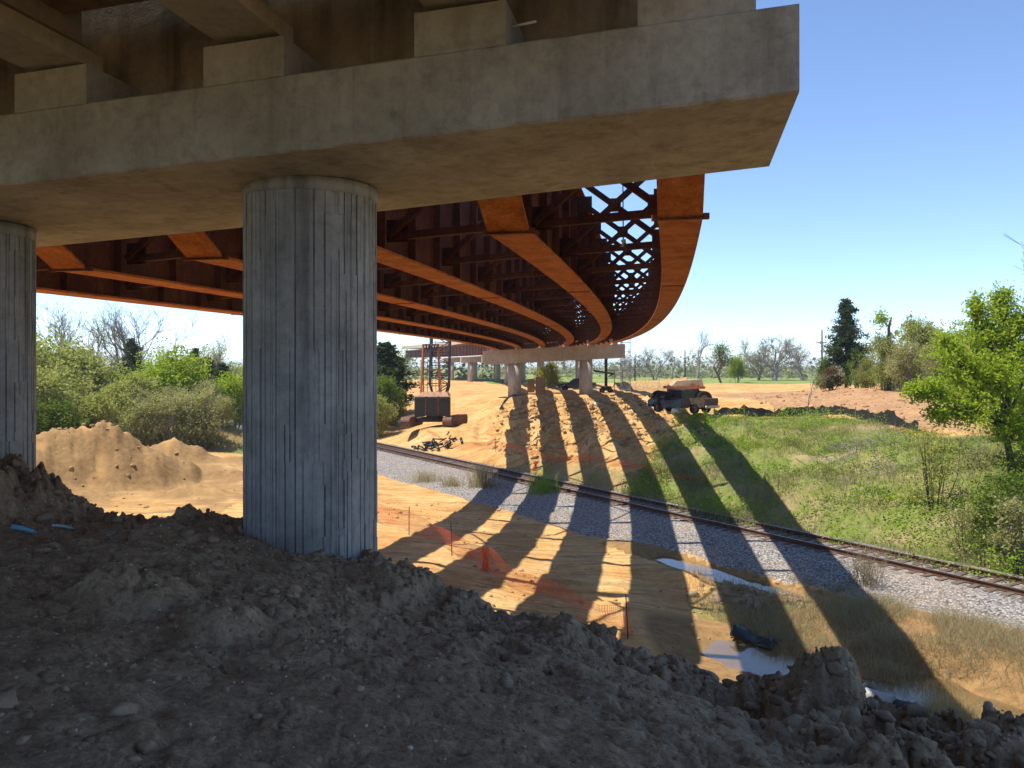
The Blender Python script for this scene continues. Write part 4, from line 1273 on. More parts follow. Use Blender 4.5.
rg = np.random.default_rng(101)
def scatter(poly, n, dens=None):
    P = np.array(poly); lo, hi = P.min(0), P.max(0)
    x = rg.uniform(lo[0], hi[0], n * 3); y = rg.uniform(lo[1], hi[1], n * 3)
    k = in_poly(x, y, poly)
    if dens is not None: k &= rg.random(len(x)) < dens(x, y)
    return x[k][:n], y[k][:n]
VIS_GRASS = [(6.2, 46.5), (8.3, 52), (11, 59), (14.2, 69.2), (24.3, 67.2), (25.5, 58), (25.8, 51), (29, 43), (36, 34), (27, 22), (17, 27.8), (10.5, 38)]
def dens_g(x, y):
    d, a = masks(x, y)
    return sstep(-.30, .35, fbm(x, y, 3.0, 4, 110)) * (d > 2.3)
x, y = scatter(VIS_GRASS, 80000, dens_g)
tag(link_mesh('grass', blades('grass', x, y, .24, .013, rg, .9), M['grass']), kind='stuff')
# the same on the strip between rails and hill
strip = [tuple(railpt(a_, d_)[:2]) for a_, d_ in ((22, 2.6), (54, 2.6), (54, 5.0), (22, 6.5))]
x, y = scatter(strip, 7000, dens_g)
tag(link_mesh('grass', blades('grass', x, y, .28, .018, rg, .8), M['straw']), kind='stuff')
def dens_w(x, y):
    return sstep(-.05, .4, fbm(x, y, 2.2, 4, 111))
x, y = scatter(VIS_GRASS, 42000, dens_w); z, _, _ = terrain(x, y); hgt = rg.uniform(.02, .45, len(x)) * (.45 + 2.2 * sstep(.12, .5, fbm(x, y, 2.2, 4, 111)))
tag(link_mesh('weeds', leaf_mesh('weeds', np.stack([x, y, z + hgt], 1), .065, rg, .6, .8), M['weed']), kind='stuff')
x, y = scatter(VIS_GRASS, 20000, lambda x, y: sstep(.02, .3, fbm(x, y, 3.1, 4, 113)))
tag(link_mesh('dry_stalks', blades('dry_stalks', x, y, .42, .008, rg, 1.3), M['straw']), kind='stuff')
x, y = scatter(VIS_GRASS, 26000, lambda x, y: sstep(.10, .34, fbm(x, y, 2.6, 4, 117)) * (.35 + .65 * sstep(.0, 3.0, 9.0 - (NX * x + NY * y - D0))))
tag(link_mesh('dry_brush', blades('dry_brush', x, y, .75, .009, rg, .75), M['brush']), kind='stuff')
# dry weeds along the wet ditch, lower right
REED = [tuple(railpt(a_, d_)[:2]) for a_, d_ in ((-14, -3.4), (8, -4.0), (20, -4.6), (24.5, -5.3), (20, -9.5), (8, -11.0), (-14, -11))]
def dens_r(x, y):
    d, a = masks(x, y)
    z, md, e = terrain(x, y)
    return sstep(-.42, .18, fbm(x, y, 1.7, 4, 112)) * (md < -.05) * np.where(z < WATER_Z - .02, .25, 1) * np.where((z < -8.08) & (d > -7.2) & (a > 16), .02, 1) * sstep(25, 15, a) 
x, y = scatter(REED, 105000, dens_r)
tag(link_mesh('dry_weeds', blades('dry_weeds', x, y, .46, .0055, rg, 1.2), M['straw']), kind='stuff')
x, y = scatter(REED, 4200, lambda x, y: dens_r(x, y) * sstep(.15, .4, fbm(x, y, 1.3, 3, 115)))
tag(link_mesh('green_reeds', blades('green_reeds', x, y, .5, .006, rg, .5), M['weed']), kind='stuff')
# tufts along the ballast foot on the sandy side
def tuft(px, py, z, n, h, r, mat_, label):
    p = at(px, py, z); mbx = p[0] + rg.normal(size=n) * r; mby = p[1] + rg.normal(size=n) * r
    o = link_mesh('dry_tuft', blades('dry_tuft', mbx, mby, h, .012, rg, .5), M[mat_]); tag(o, label, 'plant')
tuft(426, 487, -8.2, 260, .8, .5, 'straw', 'brown dry tuft at the ballast foot left of the first shadow stripe')
tuft(452, 492, -8.2, 200, .7, .35, 'straw', 'smaller dry tuft at the ballast foot inside the first shadow stripe')
tuft(482, 492, -8.1, 420, 1.5, .42, 'straw', 'tall dry bush at the foot of the ballast where the first shadow meets it')
tuft(543, 497, -7.9, 240, 1.2, .5, 'weed', 'green reed clump on the ballast slope between the second and third shadow stripes')
# far woods reading as one mass
rg2 = np.random.default_rng(131)
PT = []
for (a0, a1, Rr, hh, nn) in ((-52, 52, 330, 7, 22000), (-52, 60, 520, 11, 20000), (-60, 60, 800, 16, 14000), (25, 60, 140, 8, 9000), (-52, -33, 130, 8, 8000)):
    a = np.radians(rg2.uniform(a0, a1, nn)); R = Rr * (1 + .10 * rg2.normal(size=nn))
    x = R * np.sin(a); y = R * np.cos(a); z, _, _ = terrain(x, y)
    top = hh * (.55 + .9 * np.clip(fbm(x, y, Rr * .05, 4, 133) + .35, 0, 1))
    keep = fbm(x, y, Rr * .09, 3, 135) > -.12
    if Rr == 330: keep &= ~((np.degrees(a) > 1.0) & (np.degrees(a) < 7))
    PT.append(np.stack([x, y, z + top * rg2.random(nn) ** 2.0], 1)[keep])
PT = np.concatenate(PT)
me = leaf_mesh('distant_wood', PT, .75, rg2, .7, .3, .5)
tag(link_mesh('distant_wood', me, M['far']), kind='stuff')
# ------------------------------------------------------------------ railway track
trk = empty('railway_track', railpt(20, 0, RZ))
tag(trk, 'single rusty railway track running diagonally across the picture on grey ballast', 'railway track')
A0, A1 = -30.0, 150.0
def rail_prism(d, prof, name, m, parent):
    vs = []
    for a in (A0, A1):
        for (q, h) in prof:
            p = railpt(a, d + q, RZ + h); vs.append(p)
    n = len(prof)
    fs = [tuple(range(n)), tuple(range(2 * n - 1, n - 1, -1))] + [(i, n + i, n + (i + 1) % n, (i + 1) % n) for i in range(n)]
    o = MB().add(vs, fs).build(name, m, None)
    if parent is trk: under(o, trk)
    else: o.parent = parent
    return o
rp = [(-.075, -.18), (.075, -.18), (.075, -.165), (.012, -.145), (.012, -.055), (.037, -.045), (.037, -.004), (-.037, -.004), (-.037, -.045), (-.012, -.055), (-.012, -.145), (-.075, -.165)]
for d in (-.755, .755):
    r_ = rail_prism(d, rp, 'rail', M['rail'], trk)
    rail_prism(d, [(-.030, -.006), (.030, -.006), (.027, 0.0), (-.027, 0.0)], 'rail_head', M['rail_top'], r_)
mbs = MB(); mbs.box((0, 0, 0), (2.6, .23, .16), None, .012); sm = mbs.mesh('sleeper')
rot = math.atan2(NY, NX)
for k in range(100):
    a = 6 + .56 * k
    o = link_mesh('sleeper', sm, M['sleeper']); o.location = railpt(a, random.uniform(-.04, .04), RZ - .245 + random.uniform(-.012, .012)); o.rotation_euler = (0, 0, rot + random.uniform(-.02, .02)); under(o, trk)
mbs = MB()
for a in list(np.arange(-30, 6, .56)) + list(np.arange(62, 150, .56)):
    mbs.box(railpt(a, 0, RZ - .245), (2.6, .23, .16), Matrix.Rotation(rot, 3, 'Z'))
o = under(mbs.build('sleeper_row', M['sleeper'], None), trk); o['kind'] = 'stuff'

# ------------------------------------------------------------------ fences
def net_fence(name, pts, hts, label, m, zoff=0.0, sag=.25, seed=0, posts=None, lean=0.0, parent=None):
    """drooping net: pts ground points (x,y); a wavy ribbon with UVs in metres"""
    rgn = np.random.default_rng(seed); P = [Vector((p[0], p[1], 0)) for p in pts]
    vs = []; uv = []; L = 0; cols = []
    for i in range(len(P) - 1):
        seg = (P[i + 1] - P[i]).length; n = max(2, int(seg / .3))
        for k in range(n + (i == len(P) - 2)):
            f = k / n; q = P[i].lerp(P[i + 1], f); h = hts[i] * (1 - f) + hts[i + 1] * f
            dr = sag * 4 * f * (1 - f)
            cols.append((q, L + seg * f, max(.08, h - dr)))
        L += seg
    nv = 5
    for i, (q, l, h) in enumerate(cols):
        d = (cols[min(i + 1, len(cols) - 1)][0] - cols[max(i - 1, 0)][0]).normalized(); nn = Vector((-d.y, d.x, 0))
        zg = H(q.x, q.y) + zoff; ph = rgn.normal() * .03
        for j in range(nv):
            t = j / (nv - 1)
            off = nn * (.10 * math.sin(l * 1.9 + t * 3) * (1 - .5 * t) + ph + lean * (1 - t) ** 2)
            vs.append((q.x + off.x, q.y + off.y, zg + .02 + (h - .02) * t)); uv.append((l, t * 1.1))
    fs = [(i * nv + j, (i + 1) * nv + j, (i + 1) * nv + j + 1, i * nv + j + 1) for i in range(len(cols) - 1) for j in range(nv - 1)]
    mb = MB().add(vs, fs, True); me = mb.mesh('netting')
    ul = me.uv_layers.new(name='UVMap')
    for lp in me.loops: ul.data[lp.index].uv = uv[lp.vertex_index]
    root = empty(name, (P[0].x, P[0].y, H(P[0].x, P[0].y))); tag(root, label, 'fence')
    under(link_mesh('netting', me, m), root)
    pm = MB(); pm.tube([(0, 0, -.3), (0, 0, 1.25)], [.02, .016], 6); pmesh = pm.mesh('fence_post')
    for q in (posts or []):
        o = link_mesh('fence_post', pmesh, M['post']); o.location = (q[0], q[1], H(q[0], q[1])); o.rotation_euler = (random.uniform(-.05, .05), random.uniform(-.05, .05), 0); under(o, root)
    return root
np_ = [at(360, 520, -7.4), at(409, 538, -7.5), at(452, 563, -7.6), at(490, 586, -7.7), at(560, 606, -7.7), at(628, 640, -7.8)]
net_fence('safety_fence', [p[:2] for p in np_], [.9, 1.1, .9, 1.1, .7, .9], 'sagging orange safety net fence on thin posts crossing the shadow stripes on the sand', M['net'], 0, .12, 3, [np_[1][:2], np_[2][:2], np_[5][:2]], .35)
# crumpled bundle of the same net
def crumple(px, py, z, w, h, label, seed):
    p = at(px, py, z); rgn = np.random.default_rng(seed); 
    mb = MB()
    for k in range(16):
        a0 = rgn.uniform(0, 6.28); r0 = w * rgn.uniform(.1, .5); hh = h * rgn.uniform(.55, 1.0); g0 = H(p[0], p[1]); L = []
        for q in range(7):
            f = q / 6; rr = r0 * (abs(f - .55) * 1.5 + .10); aa = a0 + 1.2 * f + rgn.normal() * .15
            L.append((p[0] + rr * math.cos(aa) + .02 * rgn.normal(), p[1] + rr * math.sin(aa) * .6, g0 + hh * f))
        mb.tube(L, [.022 * rgn.uniform(.5, 1.5) for _ in L], 4, False)
    tag(mb.build('net_bundle', M['net_solid']), label, 'netting')
M['net_solid'] = mat_plain('bunched_orange_net', (.85, .12, .035), .55, 0, .3, 5, .3)
crumple(486, 583, -7.9, .6, .95, 'bright orange bunch of safety net hanging upright in the middle of the near fence', 7)
def far_pts(L):
    out = []
    for px, py, z in L:
        p = at(px, py, z); out.append(p[:2])
    return out
fp = [railpt(71, 5.0), railpt(64, 4.6), railpt(57, 4.8), railpt(51, 5.2), railpt(45, 5.4), railpt(39, 5.6), railpt(34, 5.6)]
net_fence('safety_fence', [(p.x, p.y) for p in fp], [.6, .8, 1.0, .7, .9, .7, .5], 'fallen orange safety net fence along the foot of the hill beyond the rails', M['net'], 0, .2, 5, [(fp[2].x, fp[2].y), (fp[4].x, fp[4].y)], .9)
crumple(536, 462, -7.2, .8, .9, 'small bright orange bunch of net at the foot of the hill beyond the rails', 8)

# black silt fence along the edge of the bench
def silt_fence(pts, h, label):
    rgn = np.random.default_rng(4); P = [Vector((p[0], p[1], 0)) for p in pts]; rows = []
    for i in range(len(P) - 1):
        n = max(2, int((P[i + 1] - P[i]).length / .35))
        for k in range(n + (i == len(P) - 2)): rows.append(P[i].lerp(P[i + 1], k / n))
    vs = []; fs = []
    for i, q in enumerate(rows):
        d = (rows[min(i + 1, len(rows) - 1)] - rows[max(i - 1, 0)]).normalized(); nn = Vector((-d.y, d.x, 0))
        hh = h * (1 + .30 * math.sin(i * .35) * math.sin(i * .13) - .35 * (math.sin(i * .21 + 1) > .75) + .10 * rgn.normal()); z = H(q.x, q.y)
        w = .07 * math.sin(i * 1.1)
        for (o, zz) in ((w - .012, -.2), (w * 1.2 - .012 + .05, hh), (w * 1.2 + .012 + .05, hh), (w + .012, -.2)):
            p = q + nn * o; vs.append((p.x, p.y, z + zz))
    for i in range(len(rows) - 1):
        for j in range(4):
            k = (j + 1) % 4; fs.append((i * 4 + j, i * 4 + k, i * 4 + 4 + k, i * 4 + 4 + j))
    root = empty('silt_fence', (P[0].x, P[0].y, H(P[0].x, P[0].y))); tag(root, label, 'fence')
    under(MB().add(vs, fs).build('fabric', M['black_fabric'], None), root)
    pm = MB(); pm.box((0, 0, .35), (.05, .05, 1.2)); me = pm.mesh('fence_post')
    for q in rows[::7]:
        o = link_mesh('fence_post', me, M['wood']); o.location = (q.x + .06, q.y + .06, H(q.x, q.y) - .1); under(o, root)
silt_fence(FENCE_FAR, .78, 'wavy black silt fence along the edge of the sandy bench above the grass')

# ------------------------------------------------------------------ pickup truck
def wheel_mesh(r, w, rim_r, rim_m=None):
    t = MB(); n = 28; prof = [(-w / 2, r * .72), (-w / 2, r * .93), (-w * .38, r), (w * .38, r), (w / 2, r * .93), (w / 2, r * .72), (w * .42, rim_r), (-w * .42, rim_r)]
    vs = []; fs = []; m = len(prof)
    for i in range(n):
        a = 2 * math.pi * i / n
        for (x, rr) in prof: vs.append((x, rr * math.cos(a), rr * math.sin(a)))
    for i in range(n):
        for j in range(m):
            fs.append((i * m + j, i * m + (j + 1) % m, ((i + 1) % n) * m + (j + 1) % m, ((i + 1) % n) * m + j))
    t.add(vs, fs, True)
    rm = MB(); rm.tube([(-w * .40, 0, 0), (w * .40, 0, 0)], [rim_r, rim_r], 20)
    for k in range(5):
        a = 2 * math.pi * k / 5; rm.box((0, math.cos(a) * rim_r * .55, math.sin(a) * rim_r * .55), (w * .9, rim_r * .28, rim_r * .28))
    rm.tube([(-w * .47, 0, 0), (w * .47, 0, 0)], [rim_r * .28, rim_r * .28], 12)
    return t.mesh('tyre'), rm.mesh('rim')

def add_wheel(root, meshes, loc, m_rim, name='wheel'):
    o = link_mesh(name, meshes[0], M['rubber'], root); o.location = loc
    link_mesh('rim', meshes[1], m_rim, o)
    return o

def pickup(loc, rz, label):
    """local +y is the nose"""
    root = empty('pickup_truck', loc, rz); tag(root, label, 'pickup truck')
    W = 1.92
    def side(poly, x0, x1, m, name, parent=root):
        mb = MB(); n = len(poly)
        vs = [(x0, y, z) for y, z in poly] + [(x1, y, z) for y, z in poly]
        mb.add(vs, [tuple(range(n)), tuple(range(2 * n - 1, n - 1, -1))] + [(i, n + i, n + (i + 1) % n, (i + 1) % n) for i in range(n)])
        return mb.build(name, m, parent)
    # lower body with wheel arches cut into the outline, tapered in plan
    def arch(cy, r=.47, n=9):
        return [(cy + r * math.cos(a), .42 + r * math.sin(a)) for a in np.linspace(0, math.pi, n)]
    out = [(2.72, .45), (2.76, .62), (2.72, .95), (2.55, 1.08), (1.25, 1.16), (.9, 1.17), (-.62, 1.17), (-.62, .40), (.9, .40)] 
    fr = [(-.62, .40), (1.42 - .0, .40)]
    body = [(-.62, .42)] + [(1.75 - .47, .42)] + arch(1.75)[::-1][1:-1] + [(1.75 + .47, .42), (2.72, .45), (2.76, .65), (2.72, .95), (2.55, 1.07), (1.22, 1.16), (-.62, 1.17)]
    b = side(body, -W / 2, W / 2, M['truck_paint'], 'body')
    bm_ = b.data
    for v in bm_.vertices:
        if v.co.y > 2.3: v.co.x *= .93
        if v.co.z > 1.0: v.co.x *= .96
    # cargo bed: two sides, floor, front wall, tailgate
    bed = [(-2.72, .55)] + [(-1.72 - .47, .55)] + arch(-1.72)[::-1][1:-1] + [(-1.72 + .47, .42), (-.66, .42), (-.66, 1.20), (-2.72, 1.20)]
    bd = side(bed, -W / 2, -W / 2 + .07, M['truck_trim'], 'cargo_bed')
    side(bed, W / 2 - .07, W / 2, M['truck_trim'], 'bed_side', bd)
    mb = MB(); mb.box((0, -1.69, .72), (W - .15, 2.0, .08)); mb.box((0, -.70, .95), (W - .15, .06, .5)); mb.build('bed_floor', M['truck_trim'], bd)
    mb = MB(); mb.box((0, -2.70, .93), (W - .15, .07, .52), None, .02); mb.box((0, -2.745, 1.02), (.30, .02, .07)); mb.build('tailgate', M['truck_trim'], root)
    for sx in (-1, 1):
        mb = MB(); mb.box((sx * (W / 2 - .06), -2.735, .95), (.11, .05, .36), None, .015); mb.build('tail_light', M['lamp_red'], root)
        mb = MB(); mb.box((sx * .72, 2.72, .82), (.36, .10, .18), None, .03); mb.build('headlight', M['glass'], root)
        mb = MB(); mb.box((sx * (W / 2 + .12), .98, 1.22), (.2, .12, .22), None, .03); mb.build('wing_mirror', M['black_plastic'], root)
    mb = MB(); mb.box((0, -2.84, .56), (W * .96, .14, .2), None, .03); mb.build('rear_bumper', M['chrome'], root)
    mb = MB(); mb.box((0, 2.80, .54), (W * .94, .16, .24), None, .04); mb.build('front_bumper', M['chrome'], root)
    # cab with sloping pillars
    lo = [(1.20, 1.165), (-.60, 1.165)]; hi = [(.45, 1.80), (-.48, 1.82)]
    vs = [(s * W * .465, y, z) for y, z in lo for s in (-1, 1)] + [(s * W * .38, y, z) for y, z in hi for s in (-1, 1)]
    mb = MB().add(vs, [(0, 1, 5, 4), (2, 6, 7, 3), (4, 5, 7, 6), (0, 4, 6, 2), (1, 3, 7, 5), (0, 2, 3, 1)]); cab = mb.build('cab', M['truck_paint'], root)
    def quad_on(a, b_, c, d, ins, m, name):
        a, b_, c, d = map(Vector, (a, b_, c, d)); n = (b_ - a).cross(d - a).normalized() * .012
        cen = (a + b_ + c + d) / 4; vs = []
        for p in (a, b_, c, d): vs.append(p.lerp(cen, ins) + n)
        for p in (a, b_, c, d): vs.append(p.lerp(cen, ins) - n)
        MB().add(vs, [(0, 1, 2, 3), (7, 6, 5, 4), (0, 4, 5, 1), (1, 5, 6, 2), (2, 6, 7, 3), (3, 7, 4, 0)]).build(name, m, cab)
    quad_on(vs[0], vs[1], vs[5], vs[4], .10, M['glass'], 'windscreen'); quad_on(vs[3], vs[2], vs[6], vs[7], .13, M['glass'], 'rear_window')
    for s, (i0, i1, i2, i3) in ((-1, (2, 0, 4, 6)), (1, (1, 3, 7, 5))):
        A, B_, C_, D_ = Vector(vs[i0]), Vector(vs[i1]), Vector(vs[i2]), Vector(vs[i3])
        m1, m2 = A.lerp(B_, .46), D_.lerp(C_, .46)
        quad_on(A, m1, m2, D_, .14, M['glass'], 'side_window'); quad_on(m1, B_, C_, m2, .14, M['glass'], 'side_window')
    ws = wheel_mesh(.40, .26, .23)
    for y in (1.75, -1.72):
        for s in (-1, 1): add_wheel(root, ws, (s * (W / 2 - .16), y, .40), M['post'])
    for y in (1.75, -1.72):
        mb = MB(); mb.tube([(-.75, y, .40), (.75, y, .40)], [.07, .07], 8); mb.build('axle', M['black_plastic'], root)
    return root
tx, ty = (682 - 512) / F * 71.0, 71.0
pickup((tx, ty, H(tx, ty) + .05), rad(43), 'dark pickup truck parked at the edge of the sandy bench, nose pointing away left').scale = (1.1, 1.1, 1.12)

# articulated earth mover behind the pickup: four big tyres, low dark frame, tan hopper with an orange rim
x, y = (681 - 512) / F * 79.5, 79.5; z = H(x, y)
root = empty('earth_mover', (x, y, z), rad(4)); tag(root, 'big wheeled earth mover with a tan hopper and orange rim behind the dark pickup', 'construction machine')
mb = MB(); mb.box((0, 0, .95), (3.7, 1.2, .5), None, .06); mb.box((.2, 0, 1.48), (2.9, 1.4, .62), None, .06); mb.build('frame', M['crane_body'], root)
mb = MB(); vs = [(-1.5, -.9, 1.75), (2.1, -.9, 1.75), (2.1, .9, 1.75), (-1.5, .9, 1.75), (-.6, -.7, 2.5), (1.9, -.7, 2.7), (1.9, .7, 2.7), (-.6, .7, 2.5)]
mb.add(vs, [(0, 3, 2, 1), (4, 5, 6, 7), (0, 1, 5, 4), (1, 2, 6, 5), (2, 3, 7, 6), (3, 0, 4, 7)]); hp = mb.build('hopper', M['tanbody'], root)
mb = MB(); mb.box((.3, -.93, 1.86), (3.7, .06, .26)); mb.box((.9, -.96, 2.1), (.5, .06, .3)); mb.box((1.5, -.96, 2.03), (.25, .06, .2)); mb.box((.3, .93, 1.86), (3.7, .06, .26)); mb.build('rim_rail', M['crane_orange'], hp)
ws = wheel_mesh(.78, .55, .38)
for sx in (-1, 1):
    for sy in (-1, 1):
        add_wheel(root, ws, (0, 0, 0), M['track']).matrix_local = Matrix.Translation((sx * 2.02, sy * .95, .76)) @ Matrix.Rotation(rad(90), 4, 'Z')

# white and black bags on the bench edge
def sack(px, py, z, s, m, label, seed):
    p = at(px, py, z); x, y = p[0], p[1]; rgn = np.random.default_rng(seed); import bmesh
    bm = bmesh.new(); bmesh.ops.create_icosphere(bm, subdivisions=3, radius=s)
    for v in bm.verts:
        n = vnoise(np.array([v.co.x * 4 + seed]), np.array([v.co.y * 4 + v.co.z * 3]), seed)[0]
        v.co *= 1 + .5 * n; v.co.z *= .55
    me = bpy.data.meshes.new('bag'); bm.to_mesh(me); bm.free()
    for pl in me.polygons: pl.use_smooth = True
    o = link_mesh('bag', me, m); o.location = (x, y, H(x, y) + s * .25); tag(o, label, 'bag')
sack(676, 417, -4.5, .45, M['white'], 'white bag on the ground just in front of the pickup', 3)
sack(671, 416, -4.5, .35, M['grey_plastic'], 'grey bundle lying left of the white bag by the pickup', 4)
sack(596, 408, -4.2, .55, M['white'], 'white sheeting bundle on the hill face between two shadow stripes', 5)
sack(589, 408, -4.2, .45, M['black_fabric'], 'black rolled bundle beside the white sheeting on the hill face', 6)

# ------------------------------------------------------------------ crawler crane seen from behind
Y = 81.0; x = (434 - 512) / F * Y; z = H(x, Y)
cr = empty('crawler_crane', (x, Y, z), rad(0)); tag(cr, 'crawler crane seen from behind with dark counterweights, orange gantry and black lattice boom', 'crane')
def crawler(cx, cy, rz, L):
    mb = MB(); n = 10; r = .48; w = .85
    pr = [(-L / 2 + r * math.cos(a), r + r * math.sin(a)) for a in np.linspace(math.pi * .5, math.pi * 1.5, n)] + [(L / 2 + r * math.cos(a), r + r * math.sin(a)) for a in np.linspace(-math.pi * .5, math.pi * .5, n)]
    Mx = Matrix.Translation((cx, cy, 0)) @ Matrix.Rotation(rz, 4, 'Z')
    m = len(pr); vs = [Mx @ Vector((s * w / 2, yy, zz)) for s in (-1, 1) for yy, zz in pr]
    mb.add(vs, [tuple(range(m)), tuple(range(2 * m - 1, m - 1, -1))] + [(i, m + i, m + (i + 1) % m, (i + 1) % m) for i in range(m)])
    t = mb.build('crawler_track', M['track'], cr)
    # track shoes
    mb = MB(); per = []
    for i in range(m):
        a = Vector((0, *pr[i])); b = Vector((0, *pr[(i + 1) % m])); q = max(1, int((b - a).length / .26))
        for k in range(q): per.append((a.lerp(b, (k + .5) / q), (b - a).normalized()))
    for (c_, d_) in per:
        u_ = Vector((0, d_.z, -d_.y)); R3 = Matrix((Vector((1, 0, 0)), d_, -u_)).transposed()
        mb.box(Mx @ c_, (w + .06, .17, .07), (Mx.to_3x3() @ R3))
    mb.build('track_shoes', M['track'], t)
crawler(-2.25, .3, rad(-8), 4.6); crawler(2.1, .9, rad(-14), 4.6)
mb = MB(); mb.box((0, .6, .62), (3.6, 1.5, .45), None, .05); mb.tube([(0, .6, .8), (0, .6, 1.12)], [.85, .85], 24); mb.build('carbody', M['crane_body'], cr)
mb = MB(); mb.box((0, 1.2, 1.55), (2.9, 3.2, .9), None, .08); mb.box((-.9, 2.3, 2.2), (1.0, 1.3, 1.3), None, .08); hs = mb.build('machinery_house', M['crane_pink'], cr)
mb = MB(); vs = [(-1.6, -.9, 3.0), (1.6, -.9, 3.0), (1.6, 1.8, 3.0), (-1.6, 1.8, 3.0), (-1.2, -.6, 3.4), (1.35, -.6, 3.4), (1.35, 1.6, 3.4), (-1.2, 1.6, 3.4)]
mb.add(vs, [(0, 3, 2, 1), (4, 5, 6, 7), (0, 1, 5, 4), (1, 2, 6, 5), (2, 3, 7, 6), (3, 0, 4, 7)]); mb.box((0, .6, 2.5), (2.9, 2.0, 1.0)); mb.build('engine_cover', M['crane_pink'], cr)
for cx in (-1.22, 0.0, 1.22):
    mb = MB(); mb.box((cx - .05, -.95, 2.02), (1.12, .7, 1.95), None, .06); mb.box((cx - .05, -1.31, 2.9), (.2, .05, .12)); mb.box((cx - .05, -1.31, 1.4), (.5, .04, .25)); mb.build('counterweight', M['crane_body'], cr)
for cx in (-.66, .56):
    mb = MB(); mb.box((cx - .05, -1.0, 2.0), (.09, .5, 1.7)); mb.build('counterweight_rod', M['crane_orange'], cr)
# orange gantry (A-frame) with sheaves
mb = MB()
for sx in (-1, 1):
    mb.bar((sx * .95 - .35, -.3, 3.2), (sx * .75 - .35, .1, 8.2), .16); mb.bar((sx * .95 - .35, 1.8, 3.1), (sx * .75 - .35, .2, 8.1), .12)
    for k in range(5):
        f = k / 5; mb.bar((sx * (.95 - .2 * f) - .35, -.3 + .4 * f, 3.2 + 5 * f), (sx * (.95 - .2 * (f + .2)) - .35, 1.8 - 1.6 * (f + .2), 3.1 + 5 * (f + .2)), .05)
mb.bar((-1.2, .1, 8.2), (.5, .1, 8.2), .18); mb.bar((-1.25, 0, 5.7), (.52, 0, 5.7), .12)
mb.build('gantry', M['crane_orange'], cr)
mb = MB()
for k in range(5):
    cx = -.8 + .28 * k; mb.tube([(cx - .05, .1, 8.0), (cx + .05, .1, 8.0)], [.32, .32], 16)
mb.build('sheave', M['boom'], cr)
# lattice boom leaning away
mb = MB(); bl = 24.0; base = Vector((.25, 2.7, 1.9)); top = Vector((.40, 8.2, 1.9 + bl)); ax = (top - base).normalized()
def bp(f, sx, sy):
    wd = .28 + .72 * min(1, f / .09) if f < .5 else .28 + .72 * min(1, (1 - f) / .10)
    c_ = base.lerp(top, f); s_ = Vector((1, 0, 0)); v_ = ax.cross(s_)
    return c_ + s_ * sx * wd + v_ * sy * wd * .62
segs = 22
for sx in (-1, 1):
    for sy in (-1, 1):
        for k in range(segs): mb.bar(bp(k / segs, sx, sy), bp((k + 1) / segs, sx, sy), .17)
for k in range(segs):
    f0, f1 = k / segs, (k + 1) / segs
    for sy in (-1, 1):
        a, b = (-1, 1) if k % 2 else (1, -1); mb.bar(bp(f0, a, sy), bp(f1, b, sy), .08); mb.bar(bp(f1, -1, sy), bp(f1, 1, sy), .08)
    for sx in (-1, 1):
        a, b = (-1, 1) if k % 2 else (1, -1); mb.bar(bp(f0, sx, a), bp(f1, sx, b), .08)
mb.build('boom', M['boom'], cr)
mb = MB()
for sx in (-.5, -.2, .2, .5):
    mb.tube([(-.35 + sx, .1, 8.2), top + Vector((sx * .4, 0, 0))], [.022, .022], 5)
    mb.tube([(-.4 + sx * 1.2, .1, 8.0), (-.4 + sx * 1.2, -.2, 3.4)], [.025, .025], 5)
mb.build('cable', M['boom'], cr)
mb = MB(); hx = Vector((.45, 6.6, 11.3)); mb.box(hx, (.42, .35, .55), None, .06); mb.tube([hx + Vector((0, 0, -.25)), hx + Vector((0, 0, -.6)), hx + Vector((.18, 0, -.8)), hx + Vector((.12, 0, -.98)), hx + Vector((-.1, 0, -.9))], [.07, .07, .07, .06, .03], 8)
mb.tube([hx + Vector((-.08, 0, .2)), (.62, 8.1, 25.6)], [.02, .02], 5); mb.build('hook_block', M['boom'], cr)

# heap of black pipe offcuts in front of the crane
p = at(438, 434, -6.3); rgn = np.random.default_rng(9); mb = MB()
for k in range(34):
    c_ = Vector((p[0] + rgn.normal() * 1.1, p[1] + rgn.normal() * .7, 0)); c_.z = H(c_.x, c_.y) + rgn.uniform(.05, .4); a = rgn.uniform(0, 3.1); L = rgn.uniform(.3, 1.1); d_ = Vector((math.cos(a), math.sin(a), rgn.normal() * .3)) * L / 2
    mb.tube([c_ - d_, c_ + Vector((0, 0, .05 * rgn.normal())), c_ + d_], rgn.uniform(.05, .13), 8)
tag(mb.build('scrap_heap', M['black_plastic']), 'low heap of black pipe scraps on the sand in front of the crane', 'scrap heap')

# hose draped down the hill beside the pale pier
mb = MB(); hp_ = [(517, 393, -3.35), (511, 395, -3.5), (505, 399, -3.9), (500, 404, -4.3), (498, 409, -4.7), (498, 414, -5.1)]
pts = []
for q in hp_:
    w = at(*q); pts.append(Vector((w[0], w[1], H(w[0], w[1]) + .10)))
mb.tube(pts, [.13, .13, .12, .12, .11, .1], 8)
tag(mb.build('black_hose', M['black_plastic']), 'black hose draped down the sandy bank beside the left pale column', 'hose')

